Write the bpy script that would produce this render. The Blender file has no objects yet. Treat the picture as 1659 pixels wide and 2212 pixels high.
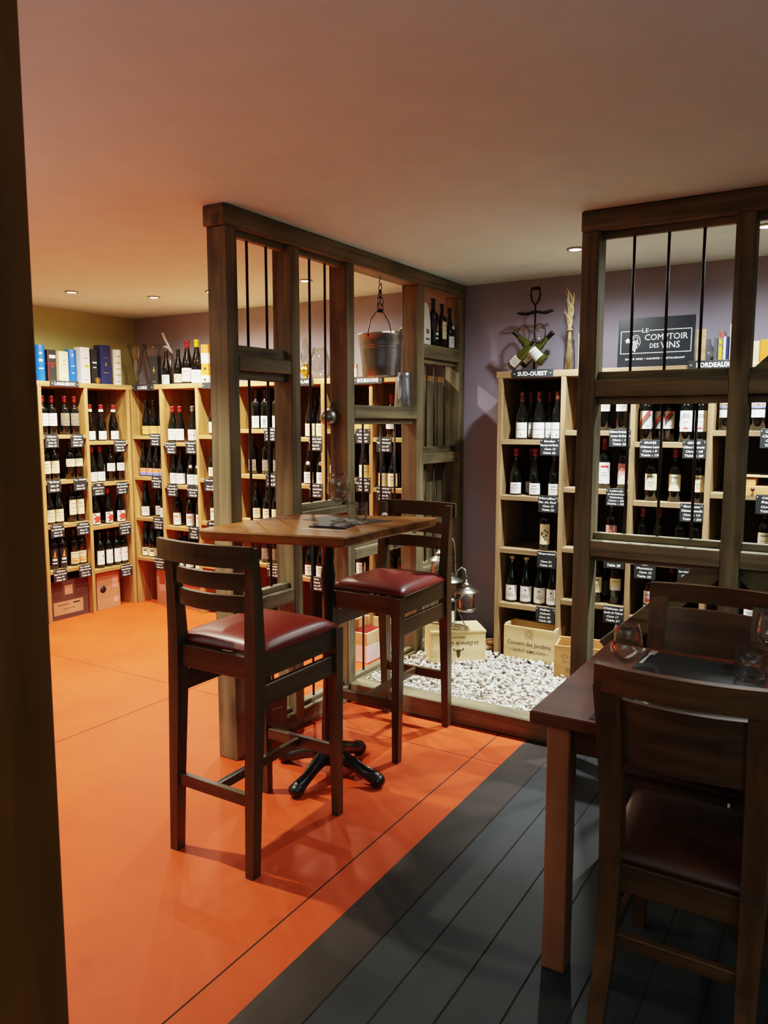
import bpy, math, random
import numpy as np
from mathutils import Vector, Matrix
random.seed(7)
PI = math.pi
C = bpy.context.scene.collection
HC = 2.475            # ceiling height
SH = 1.86             # top of the racks

# ------------------------------------------------------------------ mesh helpers
class MB:
    def __init__(s): s.v = []; s.f = []; s.m = []; s.s = []
    def add(s, v, f, m=0, sm=False, M=None):
        o = len(s.v)
        for p in v:
            p = Vector(p)
            if M is not None: p = M @ p
            s.v.append(tuple(p))
        for q in f:
            s.f.append(tuple(i + o for i in q)); s.m.append(m); s.s.append(sm)
        return s
    def box(s, x0, x1, y0, y1, z0, z1, b=0.003, m=0, M=None):
        b = min(b, abs(x1-x0)*.45, abs(y1-y0)*.45, abs(z1-z0)*.45)
        if b <= 0:
            v = [(x, y, z) for x in (x0, x1) for y in (y0, y1) for z in (z0, z1)]
            f = [(0,1,3,2),(4,6,7,5),(0,4,5,1),(2,3,7,6),(0,2,6,4),(1,5,7,3)]
            return s.add(v, f, m, False, M)
        lo = (x0, y0, z0); hi = (x1, y1, z1); v = []; idx = {}
        for c in [(i, j, k) for i in (0,1) for j in (0,1) for k in (0,1)]:
            for a in range(3):
                p = []
                for d in range(3):
                    e = hi[d] if c[d] else lo[d]
                    if d != a: e += -b if c[d] else b
                    p.append(e)
                idx[(c, a)] = len(v); v.append(tuple(p))
        f = []
        for a in range(3):
            o1, o2 = [d for d in range(3) if d != a]
            for sd in (0, 1):
                q = []
                for (i, j) in ((0,0),(1,0),(1,1),(0,1)):
                    c = [0,0,0]; c[a] = sd; c[o1] = i; c[o2] = j
                    q.append(idx[(tuple(c), a)])
                f.append(tuple(q))
        for a in range(3):                       # edges along axis a
            o1, o2 = [d for d in range(3) if d != a]
            for i in (0,1):
                for j in (0,1):
                    c0 = [0,0,0]; c0[o1] = i; c0[o2] = j; c1 = list(c0); c1[a] = 1
                    f.append((idx[(tuple(c0),o1)], idx[(tuple(c0),o2)], idx[(tuple(c1),o2)], idx[(tuple(c1),o1)]))
        for c in [(i, j, k) for i in (0,1) for j in (0,1) for k in (0,1)]:
            f.append(tuple(idx[(c, a)] for a in range(3)))
        return s.add(v, f, m, False, M)
    def loft(s, secs, m=0, sm=False, cap=True, loop=False, M=None):
        n = len(secs[0]); v = [p for q in secs for p in q]; f = []
        k = len(secs)
        for i in range(k if loop else k-1):
            a = i*n; b = ((i+1) % k)*n
            for j in range(n):
                f.append((a+j, a+(j+1) % n, b+(j+1) % n, b+j))
        if cap and not loop:
            f.append(tuple(reversed(range(n)))); f.append(tuple(range((k-1)*n, k*n)))
        return s.add(v, f, m, sm, M)
    def tube(s, path, r, n=8, m=0, loop=False, M=None):
        P = [Vector(p) for p in path]; k = len(P); secs = []; up = None
        for i in range(k):
            if loop: t = P[(i+1) % k] - P[i-1]
            else: t = P[min(i+1, k-1)] - P[max(i-1, 0)]
            t.normalize()
            if up is None:
                up = Vector((0,0,1)) if abs(t.z) < .9 else Vector((1,0,0))
            sd = t.cross(up); sd.normalize(); up = sd.cross(t); up.normalize()
            rr = r[i] if isinstance(r, (list, tuple)) else r
            secs.append([tuple(P[i] + sd*math.cos(2*PI*j/n)*rr + up*math.sin(2*PI*j/n)*rr) for j in range(n)])
        return s.loft(secs, m, True, True, loop, M)
    def lathe(s, prof, n=20, m=0, M=None, c=(0,0,0)):
        secs = []
        for r, z in prof:
            secs.append([(c[0]+r*math.cos(2*PI*j/n), c[1]+r*math.sin(2*PI*j/n), c[2]+z) for j in range(n)])
        k = len(secs); v = [p for q in secs for p in q]; f = []
        for i in range(k-1):
            for j in range(n):
                f.append((i*n+j, i*n+(j+1) % n, (i+1)*n+(j+1) % n, (i+1)*n+j))
        if prof[0][0] > 1e-5: f.append(tuple(reversed(range(n))))
        if prof[-1][0] > 1e-5: f.append(tuple(range((k-1)*n, k*n)))
        return s.add(v, f, m, True, M)
    def shell(s, prof, n=24, m=0, M=None, c=(0,0,0)):     # open lathe (thin walls, no caps)
        secs = [[(c[0]+r*math.cos(2*PI*j/n), c[1]+r*math.sin(2*PI*j/n), c[2]+z) for j in range(n)] for r, z in prof]
        return s.loft(secs, m, True, False, False, M)
    def prism(s, poly, z0, z1, m=0, M=None):
        n = len(poly)
        return s.loft([[(x, y, z0) for x, y in poly], [(x, y, z1) for x, y in poly]], m, False, True, False, M)
    def ball(s, c, r, n=12, m=0, M=None, sq=(1,1,1)):
        k = n//2; prof = []
        v = []; f = []
        for i in range(k+1):
            a = -PI/2 + PI*i/k
            for j in range(n):
                v.append((c[0]+r*sq[0]*math.cos(a)*math.cos(2*PI*j/n), c[1]+r*sq[1]*math.cos(a)*math.sin(2*PI*j/n), c[2]+r*sq[2]*math.sin(a)))
        for i in range(k):
            for j in range(n): f.append((i*n+j, i*n+(j+1) % n, (i+1)*n+(j+1) % n, (i+1)*n+j))
        return s.add(v, f, m, True, M)
    def quad(s, a, b, c, d, m=0, M=None): return s.add([a,b,c,d], [(0,1,2,3)], m, False, M)
    def arc(s, r, z0, z1, h0, h1, m=0, n=10, face=-PI/2):  # strip of a cylinder, angles about the front
        v = []; f = []
        for i in range(n+1):
            a = face + h0 + (h1-h0)*i/n
            v += [(r*math.cos(a), r*math.sin(a), z0), (r*math.cos(a), r*math.sin(a), z1)]
        for i in range(n): f.append((2*i, 2*i+2, 2*i+3, 2*i+1))
        return s.add(v, f, m, True)
    def bar(s, a, b, w, h, m=0, bev=.002):                 # rectangular stick from a to b
        a = Vector(a); b = Vector(b); t = (b-a); L = t.length; t.normalize()
        up = Vector((0,0,1)) if abs(t.z) < .95 else Vector((0,1,0))
        sd = t.cross(up); sd.normalize(); up = sd.cross(t)
        M = Matrix((( sd.x, t.x, up.x, a.x), (sd.y, t.y, up.y, a.y), (sd.z, t.z, up.z, a.z), (0,0,0,1)))
        return s.box(-w/2, w/2, 0, L, -h/2, h/2, bev, m, M)
    def mesh(s, name, mats):
        me = bpy.data.meshes.new(name); me.from_pydata(s.v, [], s.f)
        for mt in (mats if isinstance(mats, (list, tuple)) else [mats]): me.materials.append(mt)
        me.polygons.foreach_set('material_index', s.m)
        me.polygons.foreach_set('use_smooth', s.s)
        me.update(); me.validate()
        import bmesh
        b = bmesh.new(); b.from_mesh(me); bmesh.ops.recalc_face_normals(b, faces=b.faces); b.to_mesh(me); b.free()
        return me
    def build(s, name, mats, parent=None, loc=None):
        o = bpy.data.objects.new(name, s.mesh(name, mats)); C.objects.link(o)
        if parent: o.parent = parent
        if loc: o.location = loc
        return o

def tag(o, label=None, cat=None, group=None, kind=None):
    if label: o['label'] = label
    if cat: o['category'] = cat
    if group: o['group'] = group
    if kind: o['kind'] = kind
    return o
def empty(name, label, cat, loc=(0,0,0), rz=0, group=None):
    o = bpy.data.objects.new(name, None); C.objects.link(o); o.empty_display_size = .05
    o.location = loc; o.rotation_euler = (0,0,rz)
    return tag(o, label, cat, group)
def dup(root, loc, rz=None):
    r = root.copy(); C.objects.link(r); r.location = loc
    if rz is not None: r.rotation_euler = (0,0,rz)
    for ch in root.children:
        c = ch.copy(); C.objects.link(c); c.parent = r
        for g in ch.children:
            d = g.copy(); C.objects.link(d); d.parent = c
    return r
def frame(o, right, up):
    r = Vector(right).normalized(); u = Vector(up).normalized(); n = r.cross(u)
    return Matrix(((r.x,u.x,n.x,o[0]),(r.y,u.y,n.y,o[1]),(r.z,u.z,n.z,o[2]),(0,0,0,1)))
def text(mb, s, M, w=None, h=None, m=0, shear=0, off=0.012, spacing=1.0, line=.95, cx=0, cy=0, ink=1):
    cu = bpy.data.curves.new('t', 'FONT'); cu.body = s; cu.align_x = 'CENTER'; cu.align_y = 'CENTER'
    cu.size = 1; cu.shear = shear; cu.offset = off; cu.space_character = spacing; cu.space_line = line; cu.resolution_u = 2
    ob = bpy.data.objects.new('t', cu); me = bpy.data.meshes.new_from_object(ob)
    vs = np.array([v.co[:] for v in me.vertices]); fs = [tuple(p.vertices) for p in me.polygons]
    bpy.data.objects.remove(ob); bpy.data.curves.remove(cu); bpy.data.meshes.remove(me)
    if not len(vs): return
    lo = vs.min(0); hi = vs.max(0); sz = hi-lo; mid = (hi+lo)/2
    sx = (w/sz[0]) if w else None; sy = (h/sz[1]) if h else None
    if sx is None: sx = sy
    if sy is None: sy = sx
    vs = [((p[0]-mid[0])*sx+cx, (p[1]-mid[1])*sy+cy, 0.0) for p in vs]
    mb.add(vs, fs, m, False, M)

# ------------------------------------------------------------------ materials
def nt(name):
    m = bpy.data.materials.new(name); m.use_nodes = True; n = m.node_tree; n.nodes.clear()
    return m, n, n.nodes.new('ShaderNodeOutputMaterial')
def lin(c):
    return tuple(((x/255)/12.92 if x/255 <= .04045 else ((x/255+.055)/1.055)**2.4) for x in c) + (1,)
def pr(name, col, rough=.5, metal=0, spec=.5, coat=0, noise=0, nscale=20, bump=0, emis=0, sheen=0):
    m, n, out = nt(name); p = n.nodes.new('ShaderNodeBsdfPrincipled'); n.links.new(p.outputs[0], out.inputs[0])
    c = lin(col); p.inputs['Base Color'].default_value = c; p.inputs['Roughness'].default_value = rough
    p.inputs['Metallic'].default_value = metal; p.inputs['Specular IOR Level'].default_value = spec
    p.inputs['Coat Weight'].default_value = coat
    if noise or bump:
        tc = n.nodes.new('ShaderNodeTexCoord'); nz = n.nodes.new('ShaderNodeTexNoise')
        nz.inputs['Scale'].default_value = nscale; nz.inputs['Detail'].default_value = 5
        n.links.new(tc.outputs['Object'], nz.inputs['Vector'])
        if noise:
            r = n.nodes.new('ShaderNodeValToRGB')
            r.color_ramp.elements[0].position = .3; r.color_ramp.elements[1].position = .7
            r.color_ramp.elements[0].color = tuple(x*(1-noise) for x in c[:3])+(1,)
            r.color_ramp.elements[1].color = tuple(min(1, x*(1+noise)) for x in c[:3])+(1,)
            n.links.new(nz.outputs['Fac'], r.inputs['Fac']); n.links.new(r.outputs['Color'], p.inputs['Base Color'])
        if bump:
            b = n.nodes.new('ShaderNodeBump'); b.inputs['Strength'].default_value = bump; b.inputs['Distance'].default_value = .004
            n.links.new(nz.outputs['Fac'], b.inputs['Height']); n.links.new(b.outputs['Normal'], p.inputs['Normal'])
    if emis:
        p.inputs['Emission Color'].default_value = c; p.inputs['Emission Strength'].default_value = emis
    return m
def wood(name, dark, light, axis='z', scale=1.0, rough=.5, coat=0, knots=0.0, bump=.25, spec=.4):
    m, n, out = nt(name); p = n.nodes.new('ShaderNodeBsdfPrincipled'); n.links.new(p.outputs[0], out.inputs[0])
    tc = n.nodes.new('ShaderNodeTexCoord'); mp = n.nodes.new('ShaderNodeMapping')
    sc = {'x': (1.2, 22, 22), 'y': (22, 1.2, 22), 'z': (22, 22, 1.2)}[axis]
    mp.inputs['Scale'].default_value = tuple(x*scale for x in sc)
    n.links.new(tc.outputs['Object'], mp.inputs['Vector'])
    a = n.nodes.new('ShaderNodeTexNoise'); a.inputs['Scale'].default_value = 1; a.inputs['Detail'].default_value = 6; a.inputs['Distortion'].default_value = .6
    n.links.new(mp.outputs[0], a.inputs['Vector'])
    b = n.nodes.new('ShaderNodeTexNoise'); b.inputs['Scale'].default_value = 3.5; b.inputs['Detail'].default_value = 3
    n.links.new(tc.outputs['Object'], b.inputs['Vector'])
    mx = n.nodes.new('ShaderNodeMath'); mx.operation = 'MULTIPLY_ADD'; mx.inputs[1].default_value = .45
    n.links.new(b.outputs['Fac'], mx.inputs[0]); n.links.new(a.outputs['Fac'], mx.inputs[2])
    r = n.nodes.new('ShaderNodeValToRGB'); e = r.color_ramp.elements
    e[0].position = .5; e[1].position = .95; e[0].color = lin(dark); e[1].color = lin(light)
    n.links.new(mx.outputs[0], r.inputs['Fac'])
    col = r.outputs['Color']
    if knots:
        vo = n.nodes.new('ShaderNodeTexVoronoi'); vo.inputs['Scale'].default_value = 1
        mq = n.nodes.new('ShaderNodeMapping'); k = {'x': (2.2,7,7), 'y': (7,2.2,7), 'z': (7,7,2.2)}[axis]
        mq.inputs['Scale'].default_value = k; n.links.new(tc.outputs['Object'], mq.inputs['Vector']); n.links.new(mq.outputs[0], vo.inputs['Vector'])
        kr = n.nodes.new('ShaderNodeValToRGB'); kr.color_ramp.elements[0].position = .06; kr.color_ramp.elements[1].position = .2
        kr.color_ramp.elements[0].color = (1-knots,)*3+(1,); kr.color_ramp.elements[1].color = (1,1,1,1)
        n.links.new(vo.outputs['Distance'], kr.inputs['Fac'])
        mm = n.nodes.new('ShaderNodeMix'); mm.data_type = 'RGBA'; mm.blend_type = 'MULTIPLY'; mm.inputs[0].default_value = 1
        n.links.new(col, mm.inputs[6]); n.links.new(kr.outputs['Color'], mm.inputs[7]); col = mm.outputs[2]
    n.links.new(col, p.inputs['Base Color'])
    p.inputs['Roughness'].default_value = rough; p.inputs['Coat Weight'].default_value = coat; p.inputs['Specular IOR Level'].default_value = spec
    p.inputs['Coat Roughness'].default_value = .15
    if bump:
        bu = n.nodes.new('ShaderNodeBump'); bu.inputs['Strength'].default_value = bump; bu.inputs['Distance'].default_value = .002
        n.links.new(a.outputs['Fac'], bu.inputs['Height']); n.links.new(bu.outputs['Normal'], p.inputs['Normal'])
    return m
def clear(name, tint=(255,255,255), body=.06):
    m, n, out = nt(name); t = n.nodes.new('ShaderNodeBsdfTransparent'); g = n.nodes.new('ShaderNodeBsdfGlossy')
    t.inputs['Color'].default_value = lin(tint); g.inputs['Roughness'].default_value = .06
    lw = n.nodes.new('ShaderNodeLayerWeight'); lw.inputs['Blend'].default_value = .25
    ad = n.nodes.new('ShaderNodeMath'); ad.operation = 'MULTIPLY_ADD'; ad.inputs[1].default_value = .62; ad.inputs[2].default_value = body
    n.links.new(lw.outputs['Fresnel'], ad.inputs[0]); ad.use_clamp = True
    mx = n.nodes.new('ShaderNodeMixShader'); n.links.new(ad.outputs[0], mx.inputs['Fac'])
    n.links.new(t.outputs[0], mx.inputs[1]); n.links.new(g.outputs[0], mx.inputs[2]); n.links.new(mx.outputs[0], out.inputs[0])
    return m
def plaster(name, col, var=.06, bump=.15, rough=.85, spec=.25):
    return pr(name, col, rough, noise=var, nscale=6, bump=bump, spec=spec)

M = {}
PD, PL = (68,62,45), (136,124,94)
for ax in 'xyz': M['tim'+ax] = wood('stained_timber_'+ax, PD, PL, ax, 1, .62, knots=.45)
for ax in 'xyz': M['pine'+ax] = wood('pine_'+ax, (124,90,50), (186,142,86), ax, 1, .6, knots=.35)
for ax in 'xyz': M['stool'+ax] = wood('walnut_stain_'+ax, (50,38,22), (84,64,40), ax, 1.3, .42, coat=.15)
for ax in 'xyz': M['chair'+ax] = wood('mahogany_stain_'+ax, (62,38,19), (102,64,36), ax, 1.2, .4, coat=.2)
M['post'] = wood('varnished_post', (92,50,15), (128,74,26), 'z', .8, .5, knots=.6)
for ax in 'xyz': M['pineg'+ax] = wood('weathered_pine_'+ax, (104,82,56), (160,130,92), ax, 1, .62, knots=.45)
M['panel'] = pr('dark_rack_back', (58,44,33), .75, noise=.3, nscale=4)
M['oak'] = wood('varnished_oak', (98,60,24), (154,100,46), 'x', .8, .42, coat=.03, bump=.1, spec=.22)
M['mahog'] = wood('satin_mahogany', (80,44,29), (112,64,43), 'x', .8, .45, coat=0, bump=.08, spec=.22)
M['mahogz'] = wood('rubbed_mahogany', (104,56,34), (176,108,74), 'z', .35, .3, coat=.4, bump=.08)
M['crate'] = wood('pale_crate_pine', (196,160,104), (236,208,156), 'x', .7, .7)
M['crateo'] = wood('honey_crate_pine', (170,116,62), (214,160,100), 'x', .7, .7)
M['leather'] = pr('oxblood_leather', (108,37,30), .36, noise=.12, nscale=8, bump=.06, spec=.5)
M['iron'] = pr('black_iron', (26,22,20), .45, metal=.6)
M['bar'] = pr('rusty_bar', (44,32,24), .6, metal=.3)
M['cast'] = pr('painted_cast_iron', (12,12,13), .36, coat=.12, bump=.1, nscale=60)
M['zinc'] = pr('galvanised_zinc', (150,152,158), .34, metal=1, noise=.12, nscale=30)
M['steel'] = pr('polished_steel', (215,215,215), .28, metal=.45)
M['pewter'] = pr('pewter', (165,168,158), .3, metal=1)
M['dull'] = pr('dull_steel_ball', (150,146,140), .36, metal=1)
M['glass'] = clear('clear_glass', (253,253,253), .022)
M['crystal'] = clear('cut_crystal', (246,246,244), .05)
M['bglass'] = pr('dark_bottle_glass', (9,10,8), .07, spec=.6)
M['gglass'] = pr('green_bottle_glass', (70,76,22), .06, spec=.7, coat=.6)
M['gglass'].node_tree.nodes['Principled BSDF'].inputs['Transmission Weight'].default_value = .35
M['slate'] = pr('black_slate', (24,26,28), .6, noise=.2, nscale=25)
M['chalk'] = pr('chalk_white', (248,250,250), .9)
M['wht'] = pr('white_paper', (246,244,238), .7)
M['cream'] = pr('cream_paper', (244,228,178), .7)
M['orgp'] = pr('orange_paper', (222,156,84), .7)
M['yel'] = pr('yellow_foil', (236,190,30), .4)
M['red'] = pr('red_foil', (140,28,28), .38)
M['dred'] = pr('dark_red_foil', (120,22,26), .38)
M['copper'] = pr('copper_foil', (120,78,68), .32, metal=.7)
M['grey'] = pr('grey_foil', (96,104,104), .35, metal=.4)
M['blk'] = pr('black_foil', (14,14,14), .35)
M['cork'] = pr('cork_wax', (206,170,110), .6)
M['ink'] = pr('grey_print', (122,122,120), .8)
M['inkd'] = pr('dark_print', (38,34,32), .8)
M['inkr'] = pr('red_print', (206,52,42), .7)
M['inko'] = pr('orange_print', (232,120,60), .7)
M['inkb'] = pr('blue_print', (84,104,196), .7)
M['pink'] = pr('pink_print', (210,150,138), .7)
M['smoke'] = pr('smoky_label', (116,104,92), .5, noise=.5, nscale=60)
M['gold'] = pr('gold_print', (206,164,84), .35, metal=.7)
M['burn'] = pr('branded_print', (70,46,24), .9)
M['burnl'] = pr('faded_brand', (146,112,66), .9)
M['black'] = pr('matt_black', (20,20,21), .6)
M['mat'] = pr('black_placemat', (24,25,27), .65, noise=.15, nscale=120)
M['board'] = pr('black_sign_board', (26,30,36), .35)
M['navy'] = pr('navy_card', (32,40,86), .45)
M['blue'] = pr('blue_tin', (24,92,196), .35)
M['orange'] = pr('orange_card', (238,140,36), .5)
M['kraft'] = pr('brown_cardboard', (176,122,90), .8, noise=.06, nscale=8)
M['dkraft'] = pr('dark_cardboard', (74,46,40), .8, noise=.1, nscale=8)
M['straw'] = pr('dried_straw', (206,178,124), .8)
M['brass'] = pr('brass', (196,158,72), .25, metal=1)
M['lens'] = pr('lamp_lens', (255,240,214), .5, emis=40)
M['lensc'] = pr('cool_lamp_lens', (250,252,245), .5, emis=40)
M['ceil'] = plaster('ceiling_plaster', (208,238,246), .03, .1)
M['mauve'] = plaster('mauve_paint', (156,150,168), .04, .12, .6, .4)
M['olive'] = plaster('olive_paint', (180,178,120), .05, .12, .45, .5)
M['plain'] = plaster('plain_paint', (120,104,100), .04, .1)

def floor_orange():
    m, n, out = nt('orange_floor_paint'); p = n.nodes.new('ShaderNodeBsdfPrincipled'); n.links.new(p.outputs[0], out.inputs[0])
    tc = n.nodes.new('ShaderNodeTexCoord')
    a = n.nodes.new('ShaderNodeTexNoise'); a.inputs['Scale'].default_value = 3; a.inputs['Detail'].default_value = 8; a.inputs['Roughness'].default_value = .65
    b = n.nodes.new('ShaderNodeTexNoise'); b.inputs['Scale'].default_value = 14; b.inputs['Detail'].default_value = 6
    n.links.new(tc.outputs['Object'], a.inputs['Vector']); n.links.new(tc.outputs['Object'], b.inputs['Vector'])
    r = n.nodes.new('ShaderNodeValToRGB'); e = r.color_ramp.elements; e[0].position = .3; e[1].position = .7
    e[0].color = lin((186,64,27)); e[1].color = lin((200,76,34)); n.links.new(a.outputs['Fac'], r.inputs['Fac'])
    s = n.nodes.new('ShaderNodeValToRGB'); e = s.color_ramp.elements; e[0].position = .27; e[1].position = .36
    e[0].color = (.62,.58,.56,1); e[1].color = (1,1,1,1); n.links.new(b.outputs['Fac'], s.inputs['Fac'])
    x = n.nodes.new('ShaderNodeMix'); x.data_type = 'RGBA'; x.blend_type = 'MULTIPLY'; x.inputs[0].default_value = .5
    n.links.new(r.outputs[0], x.inputs[6]); n.links.new(s.outputs[0], x.inputs[7]); n.links.new(x.outputs[2], p.inputs['Base Color'])
    q = n.nodes.new('ShaderNodeMapRange'); q.inputs['To Min'].default_value = .5; q.inputs['To Max'].default_value = .68
    n.links.new(a.outputs['Fac'], q.inputs['Value']); n.links.new(q.outputs[0], p.inputs['Roughness'])
    p.inputs['Specular IOR Level'].default_value = .18
    return m
M['flo'] = floor_orange()
M['flg'] = pr('grey_plank_paint', (42,46,48), .5, noise=.14, nscale=5, spec=.3)
M['flb'] = pr('grey_border_paint', (48,41,36), .55, noise=.14, nscale=5, spec=.25)
M['seam'] = pr('dark_seam', (22,14,10), .9)

# ------------------------------------------------------------------ room shell
X0, X1, Y0, Y1 = -5.65, 2.6, -2.2, 4.925
f = MB()
def fq(x0, x1, y0, y1, m, z=0): f.quad((x0,y0,z),(x1,y0,z),(x1,y1,z),(x0,y1,z), m)
xs = sorted([X0, -3.254, -1.453, -1.31, -1.143, -1.0, -.853, -.706, -.559, -.412, -.265, -.118, .03, .18, .33, .48, .63, X1])
g = .003
for i in range(len(xs)-1):
    a, b = xs[i], xs[i+1]; m = 0 if b <= -1.30 else (1 if b <= -1.14 else 2)
    a2 = a + (g if a not in (X0, -1.31) else 0); b2 = b - (g if b not in (X1, -1.31) else 0)
    if m == 0:
        fq(a2, b2, Y0, 3.16-g*.7, m); fq(a2, b2, 3.16+g*.7, Y1, m); fq(a2, b2, 3.16-g*.7, 3.16+g*.7, 3, -.001)
    else: fq(a2, b2, Y0, Y1, m)
    if b2 < b: fq(b2, b+g, Y0, Y1, 3, -.001)
f.box(X0, X1, Y0, Y1, -.1, -.0015, 0, 3)
tag(f.build('floor', [M['flo'], M['flb'], M['flg'], M['seam']]), 'orange painted floor with grey plank strip on the right', None, None, 'structure')
def slab(name, a, m, lab):
    b = MB(); b.box(*a, 0); return tag(b.build(name, m), lab, None, None, 'structure')
slab('ceiling', (X0-.1, X1+.1, Y0-.1, Y1+.1, HC, HC+.1), M['ceil'], 'smooth beige ceiling')
slab('wall_back', (X0-.1, X1+.1, Y1, Y1+.1, 0, HC), M['mauve'], 'mauve painted back wall')
slab('wall_left', (X0-.1, X0, Y0, Y1, 0, HC), M['olive'], 'olive yellow painted left wall')
slab('wall_right', (X1, X1+.1, Y0, Y1, 0, HC), M['plain'], 'plain wall on the right')
slab('wall_front', (X0-.1, X1+.1, Y0-.1, Y0, 0, HC), M['plain'], 'plain wall behind the viewer')

# ------------------------------------------------------------------ left timber partition (runs along Y at x = -2.355)
XA, XB = -2.469, -2.355
t = empty('timber_partition', 'long dark half-timbered partition with iron bars, left of centre, behind the bar table', 'partition', (-2.412, 3.74, 0))
T0 = Vector(t.location)
def tp(name, boxes, mat, b=.004):
    m = MB()
    for q in boxes: m.box(q[0]-T0.x, q[1]-T0.x, q[2]-T0.y, q[3]-T0.y, q[4], q[5], b)
    return m.build(name, mat, t)
PY = [(2.562,2.632), (3.002,3.072), (3.475,3.55), (4.25,4.338), (4.84,4.922)]
for i, (a, b) in enumerate(PY):
    tp('post', [(XA, XB, a, b, 0 if i == 0 else .0, 2.388)], M['timz'])
tp('top_beam', [(XA-.004, XB+.004, 2.545, 4.922, 2.388, HC-.002)], M['timy'])
for (a, b, z0, z1) in [(2.632,3.002,1.78,1.845), (2.632,3.002,.66,.73), (3.072,3.475,1.062,1.105), (3.55,4.25,1.572,1.645), (3.55,4.25,.79,.85),
                       (4.338,4.84,1.955,2.04), (4.338,4.84,1.285,1.353), (4.338,4.84,.565,.615)]:
    tp('rail', [(XA, XB, a, b, z0, z1)], M['timy'])
for (a, b) in [(2.632,3.002), (3.072,3.475), (3.55,4.25), (4.338,4.84)]:
    tp('sill', [(XA, XB, a, b, 0, .088)], M['timy'])
BX0, BX1 = -2.42, -2.384
for (a, b, z0, z1) in [(2.632,3.002,2.358,2.388), (2.632,3.002,1.845,1.893), (2.632,3.002,1.742,1.78), (2.632,3.002,.73,.758), (2.632,3.002,.088,.112),
                       (3.072,3.475,2.362,2.388), (3.072,3.475,1.105,1.14), (3.072,3.475,.088,.11), (3.55,4.25,1.54,1.572), (3.55,4.25,.088,.112), (3.55,4.25,.85,.868),
                       (4.338,4.84,1.925,1.955), (4.338,4.84,1.353,1.393), (4.338,4.84,.615,.64), (4.338,4.84,.088,.112)]:
    tp('batten', [(BX0, BX1, a, b, z0, z1)], M['timy'], .003)
def vb(y, z0, z1):
    m = MB(); m.tube([(-2.402-T0.x, y-T0.y, z0), (-2.402-T0.x, y-T0.y, z1)], .0065, 8); m.build('iron_bar', M['bar'], t)
for y in (2.746, 2.879):
    vb(y, 1.893, 2.358); vb(y, .758, 1.742); vb(y, .112, .66)
for y in (3.212, 3.344): vb(y, 1.14, 2.362); vb(y, .11, 1.062)
for y in (3.70, 3.895, 4.055): vb(y, .868, 1.54)
for y in (3.70, 3.975): vb(y, .112, .79)
for y in (4.444, 4.563, 4.706): vb(y, 1.393, 1.925); vb(y, .64, 1.285)
# loose slotted board leaning on the sill of the first opening
m = MB(); MM = Matrix.Translation((-2.35, 2.83, .092)) @ Matrix.Rotation(math.radians(-8), 4, 'X') @ Matrix.Rotation(math.radians(-5), 4, 'Y')
m.box(-.012, .006, -.10, .085, 0, .125, .002, 0, MM); m.box(.0055, .008, -.055, .045, .07, .08, 0, 1, MM)
tag(m.build('slotted_board', [M['stoolz'], M['timy']]), 'dark slotted board leaning low in the partition beside the near post', 'board')
# near dark post at the left frame edge
m = MB(); m.box(-.06, .06, -.065, .065, 0, HC-.002, .005)
tag(m.build('timber_post', M['post'], None, (-1.06, .631, 0)), 'dark brown timber post standing close at the left edge of the picture', 'post')

# ------------------------------------------------------------------ right timber partition (along X at y = 3.49)
YA, YB = 3.49, 3.604
t = empty('timber_partition', 'dark half-timbered partition with iron bars at right, behind the dining table', 'partition', (-.45, 3.547, 0))
T0 = Vector(t.location)
PX = [(-1.105,-1.027), (-.475,-.40), (.152,.228), (.78,.856)]
for (a, b) in PX: tp('post', [(a, b, YA, YB, 0, 2.386)], M['timz'])
tp('top_beam', [(-1.108, .86, YA-.004, YB+.004, 2.386, HC-.002)], M['timx'])
for i in range(3):
    a, b = PX[i][1], PX[i+1][0]
    for (z0, z1) in [(1.665,1.74), (.941,1.015), (.0,.09)]: tp('rail', [(a, b, YA, YB, z0, z1)], M['timx'])
    for (z0, z1) in [(2.357,2.386), (1.74,1.777), (1.631,1.665), (1.015,1.047), (.915,.941)]: tp('batten', [(a, b, 3.535, 3.565, z0, z1)], M['timx'], .003)
    w = (b-a)/4
    for k in (1, 2, 3):
        if i == 0: x = (-.889, -.744, -.602)[k-1]
        else: x = a+w*k
        for (z0, z1) in ((1.777,2.357), (1.047,1.631)):
            if i and z0 > 1.5: continue
            m = MB(); m.tube([(x-T0.x, 3.55-T0.y, z0), (x-T0.x, 3.55-T0.y, z1)], .0065, 8); m.build('iron_bar', M['bar'], t)
def brace(a, b):
    m = MB(); m.bar((a[0]-T0.x, 3.55-T0.y, a[1]), (b[0]-T0.x, 3.55-T0.y, b[1]), .028, .10); m.build('brace', M['timx'], t)
brace((-.95,.50), (-.50,.93)); brace((.08,.50), (-.37,.93))
brace((-.37,1.72), (.10,2.18))

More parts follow.
